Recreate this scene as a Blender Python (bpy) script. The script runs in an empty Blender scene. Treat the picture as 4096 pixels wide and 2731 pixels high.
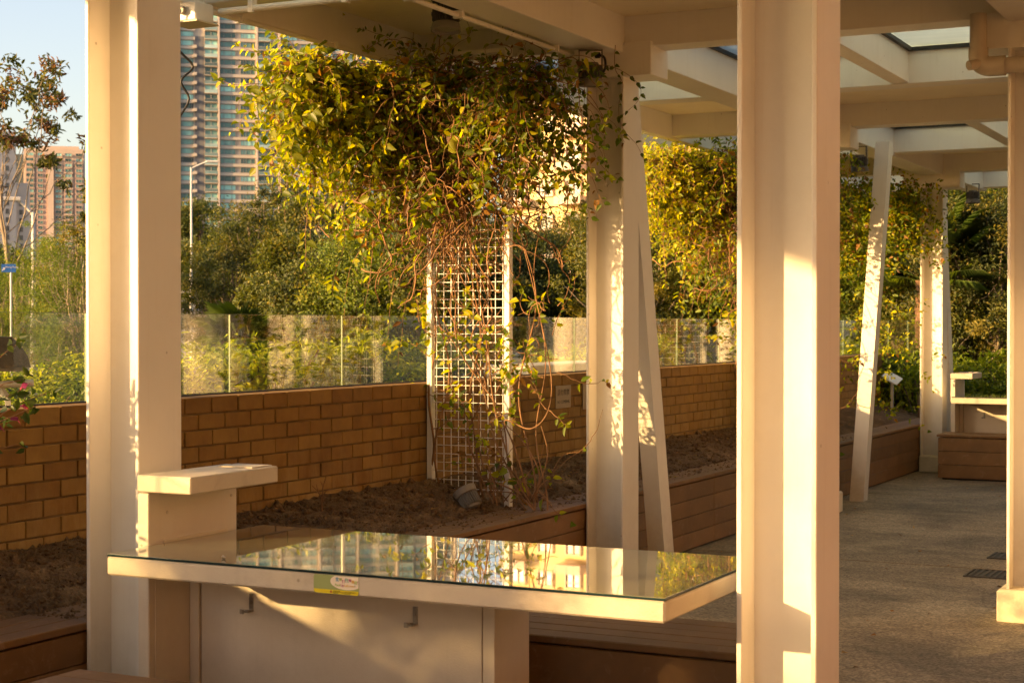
import bpy, math, random
import numpy as np
from mathutils import Vector, Matrix, Euler

R = math.radians
rng = np.random.default_rng(7)
random.seed(7)
sc = bpy.context.scene
col = sc.collection

# ------------------------------------------------------------------ camera
cam_d = bpy.data.cameras.new('camera')
cam = bpy.data.objects.new('camera', cam_d); col.objects.link(cam)
cam.location = (0, 0, 1.57)
cam.rotation_euler = (R(90 - 0.572), 0, R(26.7))
cam_d.sensor_width = 36; cam_d.lens = 57.69
cam_d.clip_start = 0.05; cam_d.clip_end = 6000
cam_d.dof.use_dof = True; cam_d.dof.focus_distance = 8.2; cam_d.dof.aperture_fstop = 9.0
sc.camera = cam
sc.render.resolution_x = 1024; sc.render.resolution_y = 682

# ------------------------------------------------------------------ sky and sun
SUN_AZ = math.atan2(-0.63, -0.777)          # measured from +Y towards +X
SUN_EL = R(13.3)
world = bpy.data.worlds.new('World'); sc.world = world; world.use_nodes = True
wn = world.node_tree.nodes; wl = world.node_tree.links
sky = wn.new('ShaderNodeTexSky'); sky.sky_type = 'NISHITA'; sky.sun_disc = False
sky.sun_elevation = SUN_EL; sky.sun_rotation = SUN_AZ
sky.air_density = 1.0; sky.dust_density = 2.2; sky.ozone_density = 1.0; sky.altitude = 20
wn['Background'].inputs['Strength'].default_value = 0.145
wl.new(sky.outputs[0], wn['Background'].inputs['Color'])
sun_d = bpy.data.lights.new('sun', 'SUN'); sun_d.energy = 5.0; sun_d.angle = R(0.6)
sun_d.color = (1.0, 0.67, 0.28)
sun = bpy.data.objects.new('sun', sun_d); col.objects.link(sun)
sdir = Vector((-math.sin(SUN_AZ) * math.cos(SUN_EL), -math.cos(SUN_AZ) * math.cos(SUN_EL), -math.sin(SUN_EL)))
sun.rotation_euler = sdir.to_track_quat('-Z', 'Y').to_euler(); sun.location = (-20, -20, 20)
vs = sc.view_settings
vs.view_transform = 'Standard'; vs.look = 'None'; vs.gamma = 1.0; vs.use_curve_mapping = False
vs.exposure = 1.24
vs.use_white_balance = True; vs.white_balance_temperature = 7300; vs.white_balance_tint = 22
sc.cycles.max_bounces = 6; sc.cycles.diffuse_bounces = 4; sc.cycles.glossy_bounces = 3
sc.cycles.transparent_max_bounces = 10; sc.cycles.transmission_bounces = 4
sc.cycles.caustics_reflective = False; sc.cycles.caustics_refractive = False
sc.cycles.sample_clamp_indirect = 6.0
sc.cycles.use_adaptive_sampling = True; sc.cycles.adaptive_threshold = 0.025

# ------------------------------------------------------------------ materials
M = {}
def new_mat(name):
    m = bpy.data.materials.new(name); m.use_nodes = True; M[name] = m
    return m, m.node_tree.nodes, m.node_tree.links, m.node_tree.nodes['Principled BSDF']
def nd(ns, t, **kw):
    n = ns.new(t)
    for k, v in kw.items():
        if k in n.inputs: n.inputs[k].default_value = v
        else: setattr(n, k, v)
    return n
def c4(c): return (c[0], c[1], c[2], 1.0)
def ramp(ns, ls, src, stops):
    r = ns.new('ShaderNodeValToRGB'); e = r.color_ramp.elements
    while len(e) < len(stops): e.new(0.5)
    for i, (p, c) in enumerate(stops): e[i].position = p; e[i].color = c4(c)
    ls.new(src, r.inputs[0]); return r
def mixc(ns, ls, fac, a, b, mode='MIX'):
    m = ns.new('ShaderNodeMix'); m.data_type = 'RGBA'; m.blend_type = mode
    for s, v in ((m.inputs[0], fac), (m.inputs[6], a), (m.inputs[7], b)):
        if hasattr(v, 'is_output') or hasattr(v, 'links'): ls.new(v, s)
        elif isinstance(v, (tuple, list)): s.default_value = c4(v)
        else: s.default_value = v
    return m.outputs[2]
def noise(ns, ls, scale, detail=4, rough=0.6, vec=None, dist=0.0):
    n = ns.new('ShaderNodeTexNoise'); n.inputs['Scale'].default_value = scale
    n.inputs['Detail'].default_value = detail; n.inputs['Roughness'].default_value = rough
    n.inputs['Distortion'].default_value = dist
    if vec is not None: ls.new(vec, n.inputs['Vector'])
    return n
def pos(ns): return ns.new('ShaderNodeNewGeometry').outputs['Position']
def scaled(ns, ls, v, s):
    m = ns.new('ShaderNodeMapping'); m.inputs['Scale'].default_value = s; ls.new(v, m.inputs['Vector']); return m.outputs[0]
def bump(ns, ls, h, bsdf, strength=0.3, dist=0.01):
    b = ns.new('ShaderNodeBump'); b.inputs['Strength'].default_value = strength; b.inputs['Distance'].default_value = dist
    ls.new(h, b.inputs['Height']); ls.new(b.outputs[0], bsdf.inputs['Normal']); return b

def surf(name, base, var=0.08, rough=0.5, scale=3.0, fine=60.0, bstr=0.1, bdist=0.002, stain=None, stain_amt=0.35, streak=False, objrand=0.0, metal=0.0):
    """a matt procedural surface: broad tone drift, fine grain, optional stains"""
    m, ns, ls, b = new_mat(name)
    p = pos(ns)
    n1 = noise(ns, ls, scale, 5, 0.6, p)
    lo = tuple(x * (1 - var * 1.6) for x in base); hi = tuple(min(1, x * (1 + var)) for x in base)
    c = ramp(ns, ls, n1.outputs[0], [(0.3, lo), (0.7, hi)]).outputs[0]
    if stain is not None:
        v = scaled(ns, ls, p, (9, 9, 0.8)) if streak else scaled(ns, ls, p, (1.7, 1.7, 1.7))
        n2 = noise(ns, ls, 2.2, 8, 0.72, v, 0.4)
        f = ramp(ns, ls, n2.outputs[0], [(0.52, (0, 0, 0)), (0.75, (stain_amt,) * 3)]).outputs[0]
        c = mixc(ns, ls, f, c, stain)
    if objrand:
        oi = ns.new('ShaderNodeObjectInfo')
        rr = ramp(ns, ls, oi.outputs['Random'], [(0, (1 - objrand,) * 3), (1, (1 + objrand * 0.6,) * 3)]).outputs[0]
        c = mixc(ns, ls, 1.0, c, rr, 'MULTIPLY')
    ls.new(c, b.inputs['Base Color'])
    b.inputs['Roughness'].default_value = rough; b.inputs['Metallic'].default_value = metal
    n3 = noise(ns, ls, fine, 3, 0.6, p)
    rr = ns.new('ShaderNodeMapRange'); rr.inputs['To Min'].default_value = rough - 0.08; rr.inputs['To Max'].default_value = rough + 0.1
    ls.new(n1.outputs[0], rr.inputs[0]); ls.new(rr.outputs[0], b.inputs['Roughness'])
    bump(ns, ls, n3.outputs[0], b, bstr, bdist)
    return m

def speckle(name, amt=0.5):
    m = M[name]; ns = m.node_tree.nodes; ls = m.node_tree.links; b = ns['Principled BSDF']; p = pos(ns)
    old = b.inputs['Base Color'].links[0].from_socket
    vo = ns.new('ShaderNodeTexVoronoi'); vo.inputs['Scale'].default_value = 7; ls.new(p, vo.inputs['Vector'])
    f = ramp(ns, ls, vo.outputs['Distance'], [(0.022, (amt,) * 3), (0.05, (0, 0, 0))]).outputs[0]
    c = mixc(ns, ls, f, old, (0.12, 0.085, 0.05))
    n = noise(ns, ls, 1.0, 9, 0.75, scaled(ns, ls, p, (26, 26, 1.1)))
    f2 = ramp(ns, ls, n.outputs[0], [(0.54, (0, 0, 0)), (0.8, (0.16,) * 3)]).outputs[0]
    c = mixc(ns, ls, f2, c, (0.40, 0.31, 0.20))
    sep = ns.new('ShaderNodeSeparateXYZ'); ls.new(p, sep.inputs[0]); mr = ns.new('ShaderNodeMapRange'); mr.inputs['From Min'].default_value = 0.75; mr.inputs['From Max'].default_value = 0.0; ls.new(sep.outputs[2], mr.inputs[0])
    n2 = noise(ns, ls, 9, 8, 0.75, p); mu = ns.new('ShaderNodeMath'); mu.operation = 'MULTIPLY'; ls.new(mr.outputs[0], mu.inputs[0]); ls.new(n2.outputs[0], mu.inputs[1])
    c = mixc(ns, ls, mu.outputs[0], c, (0.36, 0.29, 0.20))        # splashed dirt low down
    ls.new(c, b.inputs['Base Color'])
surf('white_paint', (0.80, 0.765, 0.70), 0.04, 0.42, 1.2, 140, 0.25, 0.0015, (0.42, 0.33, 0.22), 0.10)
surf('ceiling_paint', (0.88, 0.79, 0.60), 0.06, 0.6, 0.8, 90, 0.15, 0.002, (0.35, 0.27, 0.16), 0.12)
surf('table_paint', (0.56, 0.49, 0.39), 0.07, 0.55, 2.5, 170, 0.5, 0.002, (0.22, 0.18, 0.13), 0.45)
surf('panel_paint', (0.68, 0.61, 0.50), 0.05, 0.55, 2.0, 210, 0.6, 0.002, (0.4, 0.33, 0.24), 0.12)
surf('plinth_paint', (0.70, 0.62, 0.46), 0.08, 0.7, 4, 60, 0.5, 0.006, (0.3, 0.24, 0.15), 0.4)
surf('pipe_plastic', (0.50, 0.44, 0.35), 0.06, 0.4, 6, 100, 0.1, 0.001, (0.25, 0.18, 0.1), 0.3)
surf('galvanised', (0.35, 0.33, 0.29), 0.15, 0.4, 12, 90, 0.2, 0.001, (0.22, 0.12, 0.05), 0.4, metal=0.7)
surf('lamp_grey', (0.24, 0.22, 0.19), 0.1, 0.5, 8, 90, 0.2, 0.001, (0.15, 0.11, 0.07), 0.3)
surf('lamp_dark', (0.10, 0.092, 0.08), 0.15, 0.5, 8, 90, 0.2, 0.001)
surf('black_gloss', (0.012, 0.012, 0.014), 0.1, 0.28, 5, 90, 0.05, 0.001)
surf('black_rubber', (0.012, 0.012, 0.012), 0.1, 0.55, 8, 90, 0.1, 0.001)
surf('mortar', (0.21, 0.135, 0.06), 0.25, 0.95, 9, 130, 0.6, 0.004)
surf('pole_grey', (0.62, 0.60, 0.56), 0.06, 0.5, 4, 60, 0.1, 0.001)
surf('asphalt', (0.055, 0.055, 0.058), 0.15, 0.85, 2, 90, 0.3, 0.004)
surf('concrete_far', (0.42, 0.38, 0.32), 0.12, 0.8, 0.6, 20, 0.2, 0.01)
surf('grate_iron', (0.05, 0.045, 0.04), 0.2, 0.55, 12, 90, 0.2, 0.001, (0.1, 0.05, 0.02), 0.3)
surf('sign_plate', (0.36, 0.27, 0.17), 0.05, 0.5, 8, 90, 0.1, 0.001)
surf('sign_blue', (0.02, 0.16, 0.50), 0.05, 0.5, 2, 40, 0.1, 0.001)
surf('print_white', (0.80, 0.80, 0.78), 0.02, 0.5, 8, 90, 0.0, 0.001)
surf('print_dark', (0.10, 0.075, 0.05), 0.02, 0.6, 8, 90, 0.0, 0.001)
for nm, c in (('ink_green', (0.30, 0.36, 0.14)), ('ink_yellow', (0.72, 0.58, 0.02)), ('ink_bubble', (0.80, 0.70, 0.58)),
              ('ink_blue', (0.03, 0.28, 0.50)), ('ink_magenta', (0.45, 0.03, 0.18)), ('ink_teal', (0.07, 0.33, 0.26)),
              ('ink_amber', (0.74, 0.44, 0.06)), ('ink_lime', (0.33, 0.48, 0.06)), ('ink_rust', (0.42, 0.12, 0.05)), ('ink_olive', (0.22, 0.2, 0.03))):
    surf(nm, c, 0.02, 0.4, 8, 90, 0.0, 0.001)

surf('verge_mat', (0.34, 0.27, 0.165), 0.25, 0.9, 1.5, 40, 0.5, 0.01, (0.12, 0.11, 0.04), 0.6)
for q_ in ('white_paint', 'table_paint', 'panel_paint', 'ceiling_paint'): speckle(q_)
# --- bricks
m, ns, ls, b = new_mat('brick')
p = pos(ns); oi = ns.new('ShaderNodeObjectInfo')
n1 = noise(ns, ls, 7, 6, 0.65, p); n2 = noise(ns, ls, 90, 4, 0.7, p)
cr = ramp(ns, ls, oi.outputs['Random'], [(0, (0.225, 0.108, 0.021)), (0.5, (0.27, 0.14, 0.028)), (1, (0.315, 0.175, 0.04))]).outputs[0]
cn = ramp(ns, ls, n1.outputs[0], [(0.3, (0.75, 0.72, 0.7)), (0.7, (1.1, 1.1, 1.1))]).outputs[0]
c = mixc(ns, ls, 1.0, cr, cn, 'MULTIPLY')
sep = ns.new('ShaderNodeSeparateXYZ'); ls.new(p, sep.inputs[0])
mr = ns.new('ShaderNodeMapRange'); mr.inputs['From Min'].default_value = 1.05; mr.inputs['From Max'].default_value = 0.55
ls.new(sep.outputs[2], mr.inputs[0])
n4 = noise(ns, ls, 3.0, 7, 0.7, scaled(ns, ls, p, (1, 2.5, 0.8)))
st = ramp(ns, ls, n4.outputs[0], [(0.42, (0, 0, 0)), (0.7, (0.75,) * 3)]).outputs[0]
mul = ns.new('ShaderNodeMath'); mul.operation = 'MULTIPLY'; ls.new(mr.outputs[0], mul.inputs[0]); ls.new(st, mul.inputs[1])
c = mixc(ns, ls, mul.outputs[0], c, (0.44, 0.30, 0.12))      # lime and soil splash low on the wall
ls.new(c, b.inputs['Base Color']); b.inputs['Roughness'].default_value = 0.8
bump(ns, ls, n2.outputs[0], b, 0.4, 0.003)

# --- composite boards
m, ns, ls, b = new_mat('board')
p = pos(ns); oi = ns.new('ShaderNodeObjectInfo')
n1 = noise(ns, ls, 5, 6, 0.65, scaled(ns, ls, p, (1, 0.5, 1))); n2 = noise(ns, ls, 60, 5, 0.7, scaled(ns, ls, p, (3, 0.25, 3)))
cr = ramp(ns, ls, oi.outputs['Random'], [(0, (0.155, 0.078, 0.024)), (1, (0.215, 0.112, 0.04))]).outputs[0]
cn = ramp(ns, ls, n1.outputs[0], [(0.3, (0.8, 0.8, 0.8)), (0.72, (1.2, 1.18, 1.15))]).outputs[0]
c = mixc(ns, ls, 1.0, cr, cn, 'MULTIPLY')
n3 = noise(ns, ls, 13, 8, 0.75, p, 0.5)
dust = ramp(ns, ls, n3.outputs[0], [(0.56, (0, 0, 0)), (0.74, (0.45,) * 3)]).outputs[0]
c = mixc(ns, ls, dust, c, (0.36, 0.25, 0.17))
ls.new(c, b.inputs['Base Color']); b.inputs['Roughness'].default_value = 0.62
bump(ns, ls, n2.outputs[0], b, 0.35, 0.002)

# --- soil
m, ns, ls, b = new_mat('soil')
p = pos(ns)
n1 = noise(ns, ls, 4, 9, 0.75, p); n2 = noise(ns, ls, 75, 6, 0.75, p); vo = ns.new('ShaderNodeTexVoronoi'); vo.inputs['Scale'].default_value = 70; ls.new(p, vo.inputs['Vector'])
c = ramp(ns, ls, n1.outputs[0], [(0.32, (0.075, 0.042, 0.018)), (0.52, (0.16, 0.092, 0.042)), (0.70, (0.33, 0.21, 0.105))]).outputs[0]
c2 = ramp(ns, ls, n2.outputs[0], [(0.35, (0.55,) * 3), (0.7, (1.5,) * 3)]).outputs[0]
ls.new(mixc(ns, ls, 1.0, c, c2, 'MULTIPLY'), b.inputs['Base Color']); b.inputs['Roughness'].default_value = 0.95
ad = ns.new('ShaderNodeMath'); ls.new(n2.outputs[0], ad.inputs[0]); ls.new(vo.outputs[0], ad.inputs[1])
bump(ns, ls, ad.outputs[0], b, 0.9, 0.012)

# --- washed aggregate floor
m, ns, ls, b = new_mat('floor_aggregate')
p = pos(ns)
vo = ns.new('ShaderNodeTexVoronoi'); vo.inputs['Scale'].default_value = 85; ls.new(p, vo.inputs['Vector'])
n1 = noise(ns, ls, 0.9, 6, 0.62, p, 0.6); n2 = noise(ns, ls, 4.5, 7, 0.7, scaled(ns, ls, p, (0.6, 1.6, 1)))
peb = ramp(ns, ls, vo.outputs['Color'], [(0.1, (0.17, 0.14, 0.095)), (0.5, (0.29, 0.24, 0.165)), (0.9, (0.44, 0.37, 0.265))]).outputs[0]
st = ramp(ns, ls, n1.outputs[0], [(0.36, (0.5, 0.5, 0.49)), (0.62, (1.15, 1.12, 1.06))]).outputs[0]
st2 = ramp(ns, ls, n2.outputs[0], [(0.33, (0.72, 0.73, 0.72)), (0.6, (1.05,) * 3)]).outputs[0]
c = mixc(ns, ls, 1.0, mixc(ns, ls, 1.0, peb, st, 'MULTIPLY'), st2, 'MULTIPLY')
ls.new(c, b.inputs['Base Color']); b.inputs['Roughness'].default_value = 0.75
bump(ns, ls, vo.outputs['Distance'], b, 0.7, 0.006)

# --- ground, grass base
m, ns, ls, b = new_mat('ground_mat')
p = pos(ns); n1 = noise(ns, ls, 0.12, 6, 0.65, p); n2 = noise(ns, ls, 6, 5, 0.7, p)
c = ramp(ns, ls, n1.outputs[0], [(0.35, (0.045, 0.055, 0.02)), (0.65, (0.12, 0.10, 0.05))]).outputs[0]
c2 = ramp(ns, ls, n2.outputs[0], [(0.3, (0.6,) * 3), (0.7, (1.3,) * 3)]).outputs[0]
ls.new(mixc(ns, ls, 1.0, c, c2, 'MULTIPLY'), b.inputs['Base Color']); b.inputs['Roughness'].default_value = 0.95

# --- glass: clear thin sheet that reflects by Fresnel
def schlick(ns, ls, r0):
    # reflectance of one face, the same from either side
    lw = nd(ns, 'ShaderNodeLayerWeight'); lw.inputs[0].default_value = 0.5
    pw = nd(ns, 'ShaderNodeMath', operation='POWER'); ls.new(lw.outputs['Facing'], pw.inputs[0]); pw.inputs[1].default_value = 5.0
    ma = nd(ns, 'ShaderNodeMath', operation='MULTIPLY_ADD', use_clamp=True); ls.new(pw.outputs[0], ma.inputs[0]); ma.inputs[1].default_value = 1 - r0; ma.inputs[2].default_value = r0
    return ma
def thin_glass(name, tint, boost=1.0):
    m, ns, ls, b = new_mat(name); ns.remove(b); out = ns['Material Output']
    t = nd(ns, 'ShaderNodeBsdfTransparent'); t.inputs[0].default_value = c4(tint)
    g = nd(ns, 'ShaderNodeBsdfGlossy'); g.inputs['Roughness'].default_value = 0.006; g.inputs[0].default_value = (1, 1, 1, 1)
    mu = schlick(ns, ls, 0.045 * boost)
    mx = nd(ns, 'ShaderNodeMixShader'); ls.new(mu.outputs[0], mx.inputs[0]); ls.new(t.outputs[0], mx.inputs[1]); ls.new(g.outputs[0], mx.inputs[2])
    # a film of dust on the sheet
    d = nd(ns, 'ShaderNodeBsdfDiffuse'); d.inputs[0].default_value = (0.7, 0.62, 0.45, 1)
    p = pos(ns); n = noise(ns, ls, 2.2, 8, 0.7, scaled(ns, ls, p, (1, 1.6, 0.7)))
    f = ramp(ns, ls, n.outputs[0], [(0.4, (0.004,) * 3), (0.75, (0.03,) * 3)])
    mx2 = nd(ns, 'ShaderNodeMixShader'); ls.new(f.outputs[0], mx2.inputs[0]); ls.new(mx.outputs[0], mx2.inputs[1]); ls.new(d.outputs[0], mx2.inputs[2])
    ls.new(mx2.outputs[0], out.inputs[0])
thin_glass('fence_glass', (0.965, 0.98, 0.95), 1.8)
m, ns, ls, b = new_mat('glass_edge'); b.inputs['Base Color'].default_value = (0.20, 0.27, 0.17, 1); b.inputs['Roughness'].default_value = 0.2
m, ns, ls, b = new_mat('table_glass')
p = pos(ns); n = noise(ns, ls, 3, 7, 0.7, p)
ls.new(ramp(ns, ls, n.outputs[0], [(0.3, (0.16, 0.165, 0.12)), (0.7, (0.24, 0.24, 0.175))]).outputs[0], b.inputs['Base Color'])
sm = noise(ns, ls, 5, 9, 0.75, scaled(ns, ls, p, (0.6, 2.2, 1)), 0.8)
smr = ramp(ns, ls, sm.outputs[0], [(0.45, (0.012,) * 3), (0.72, (0.11,) * 3)]).outputs[0]
ls.new(smr, b.inputs['Roughness']); b.inputs['IOR'].default_value = 1.75
n2 = noise(ns, ls, 2.2, 2, 0.5, p); bump(ns, ls, n2.outputs[0], b, 0.02, 0.02)
b.inputs['Coat Weight'].default_value = 0.6; b.inputs['Coat Roughness'].default_value = 0.01
m, ns, ls, b = new_mat('table_glass_edge'); b.inputs['Base Color'].default_value = (0.01, 0.03, 0.035, 1); b.inputs['Roughness'].default_value = 0.145
# frosted roof glass
m, ns, ls, b = new_mat('roof_glass'); ns.remove(b); out = ns['Material Output']
p = pos(ns); n = noise(ns, ls, 3, 6, 0.7, scaled(ns, ls, p, (0.5, 4, 1)))
t = nd(ns, 'ShaderNodeBsdfTranslucent'); ls.new(ramp(ns, ls, n.outputs[0], [(0.3, (0.60, 0.74, 0.72)), (0.7, (0.80, 0.90, 0.86))]).outputs[0], t.inputs[0])
g = nd(ns, 'ShaderNodeBsdfGlossy'); g.inputs['Roughness'].default_value = 0.08
fr = schlick(ns, ls, 0.045)
tr = nd(ns, 'ShaderNodeBsdfTransparent'); tr.inputs[0].default_value = (0.75, 0.85, 0.8, 1)
mx0 = nd(ns, 'ShaderNodeMixShader'); mx0.inputs[0].default_value = 0.2; ls.new(t.outputs[0], mx0.inputs[1]); ls.new(tr.outputs[0], mx0.inputs[2])
mx = nd(ns, 'ShaderNodeMixShader'); ls.new(fr.outputs[0], mx.inputs[0]); ls.new(mx0.outputs[0], mx.inputs[1]); ls.new(g.outputs[0], mx.inputs[2]); ls.new(mx.outputs[0], out.inputs[0])

# --- leaves: colour attribute 'tint' x object random, part of the light passes through
def leaf_mat(name, trans=0.45, rough=0.45, vary=0.25):
    m, ns, ls, b = new_mat(name); out = ns['Material Output']
    a = nd(ns, 'ShaderNodeAttribute', attribute_name='tint')
    oi = ns.new('ShaderNodeObjectInfo')
    rr = ramp(ns, ls, oi.outputs['Random'], [(0, (1 - vary, 1 - vary * 0.8, 1 - vary)), (1, (1 + vary, 1 + vary * 0.7, 1 + vary * 0.5))]).outputs[0]
    c = mixc(ns, ls, 1.0, a.outputs['Color'], rr, 'MULTIPLY')
    ls.new(c, b.inputs['Base Color']); b.inputs['Roughness'].default_value = rough
    t = ns.new('ShaderNodeBsdfTranslucent')
    c2 = mixc(ns, ls, 1.0, c, (1.9, 1.8, 0.7), 'MULTIPLY'); ls.new(c2, t.inputs[0])
    mx = ns.new('ShaderNodeMixShader'); mx.inputs[0].default_value = trans
    ls.new(b.outputs[0], mx.inputs[1]); ls.new(t.outputs[0], mx.inputs[2]); ls.new(mx.outputs[0], out.inputs[0])
leaf_mat('leaf', 0.52)
leaf_mat('tree_leaf', 0.35, 0.55, 0.3)
surf('bark', (0.17, 0.115, 0.07), 0.3, 0.9, 14, 60, 0.6, 0.01)
surf('bark_pale', (0.33, 0.26, 0.18), 0.3, 0.9, 5, 40, 0.6, 0.01)
surf('stem_brown', (0.27, 0.135, 0.055), 0.35, 0.75, 9, 160, 0.4, 0.002)
surf('palm_bark', (0.16, 0.09, 0.045), 0.4, 0.95, 16, 50, 0.9, 0.02)

# --- far buildings; distance haze is put into the pale tower colours
surf('tower_cream', (0.53, 0.46, 0.38), 0.06, 0.8, 0.05, 2, 0.0, 0.01, objrand=0.05)
surf('tower_pier', (0.62, 0.51, 0.42), 0.05, 0.8, 0.05, 2, 0.0, 0.01)
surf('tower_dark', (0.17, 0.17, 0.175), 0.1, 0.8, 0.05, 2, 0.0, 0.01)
surf('tower_frame', (0.30, 0.27, 0.235), 0.08, 0.7, 0.05, 2, 0.0, 0.01)
surf('block_red', (0.42, 0.30, 0.25), 0.1, 0.8, 0.05, 2, 0.0, 0.01)
surf('block_cream', (0.60, 0.46, 0.36), 0.08, 0.8, 0.05, 2, 0.0, 0.01)
surf('block_pale', (0.55, 0.53, 0.51), 0.06, 0.8, 0.05, 2, 0.0, 0.01)
surf('block_yellow', (0.74, 0.54, 0.25), 0.08, 0.8, 0.1, 2, 0.0, 0.01)
surf('block_orange', (0.62, 0.31, 0.11), 0.1, 0.8, 0.1, 2, 0.0, 0.01)
def pane(name, a, bcol):
    m, ns, ls, b = new_mat(name); oi = ns.new('ShaderNodeObjectInfo')
    n = noise(ns, ls, 0.55, 3, 0.6, scaled(ns, ls, pos(ns), (1, 1, 0.4)))
    ad = nd(ns, 'ShaderNodeMath', operation='ADD'); ls.new(oi.outputs['Random'], ad.inputs[0]); ls.new(n.outputs[0], ad.inputs[1])
    sb = nd(ns, 'ShaderNodeMath', operation='MULTIPLY'); sb.inputs[1].default_value = 0.62; ls.new(ad.outputs[0], sb.inputs[0])
    wn_ = nd(ns, 'ShaderNodeTexWhiteNoise'); wn_.noise_dimensions = '1D'; ls.new(oi.outputs['Random'], wn_.inputs['W'])
    cc = ramp(ns, ls, sb.outputs[0], [(0.25, a), (0.5, bcol), (0.8, tuple(min(1, x * 1.5) for x in bcol))]).outputs[0]
    lum = ramp(ns, ls, wn_.outputs['Value'], [(0.0, (0.2,) * 3), (0.5, (0.65,) * 3), (1.0, (1.25,) * 3)]).outputs[0]
    ls.new(mixc(ns, ls, 1.0, cc, lum, 'MULTIPLY'), b.inputs['Base Color'])
    b.inputs['Roughness'].default_value = 0.25
surf('bounce_stone', (0.38, 0.24, 0.12), 0.1, 0.85, 0.6, 20, 0.3, 0.01)  # bright warm tone, meant to bounce light up to the ceiling
surf('bounce_brick', (0.26, 0.125, 0.06), 0.12, 0.85, 0.6, 20, 0.3, 0.01)
pane('pane_teal', (0.05, 0.10, 0.10), (0.19, 0.40, 0.36))
pane('pane_grey', (0.05, 0.06, 0.06), (0.14, 0.17, 0.17))
pane('balcony_glass', (0.16, 0.26, 0.25), (0.26, 0.36, 0.34))

# ------------------------------------------------------------------ mesh helpers
def mesh_np(name, verts, quads=None, tris=None, mats=(), mat_idx=None, tint=None, smooth=False):
    """fast mesh from numpy arrays: verts (n,3), quads (k,4) and/or tris (k,3)"""
    me = bpy.data.meshes.new(name)
    verts = np.asarray(verts, dtype=np.float32)
    loops = []; sizes = []
    if quads is not None and len(quads): q = np.asarray(quads, dtype=np.int32); loops.append(q.ravel()); sizes.append(np.full(len(q), 4, np.int32))
    if tris is not None and len(tris): t = np.asarray(tris, dtype=np.int32); loops.append(t.ravel()); sizes.append(np.full(len(t), 3, np.int32))
    loops = np.concatenate(loops); sizes = np.concatenate(sizes)
    me.vertices.add(len(verts)); me.vertices.foreach_set('co', verts.ravel())
    me.loops.add(len(loops)); me.loops.foreach_set('vertex_index', loops)
    me.polygons.add(len(sizes))
    starts = np.concatenate([[0], np.cumsum(sizes)[:-1]]).astype(np.int32)
    me.polygons.foreach_set('loop_start', starts); me.polygons.foreach_set('loop_total', sizes)
    if mat_idx is not None: me.polygons.foreach_set('material_index', np.asarray(mat_idx, dtype=np.int32))
    if smooth: me.polygons.foreach_set('use_smooth', np.ones(len(sizes), dtype=bool))
    for mm in mats: me.materials.append(M[mm])
    if tint is not None:
        at = me.color_attributes.new('tint', 'FLOAT_COLOR', 'POINT')
        t4 = np.ones((len(verts), 4), np.float32); t4[:, :3] = tint
        at.data.foreach_set('color', t4.ravel())
    me.update(calc_edges=True)
    return me

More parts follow.
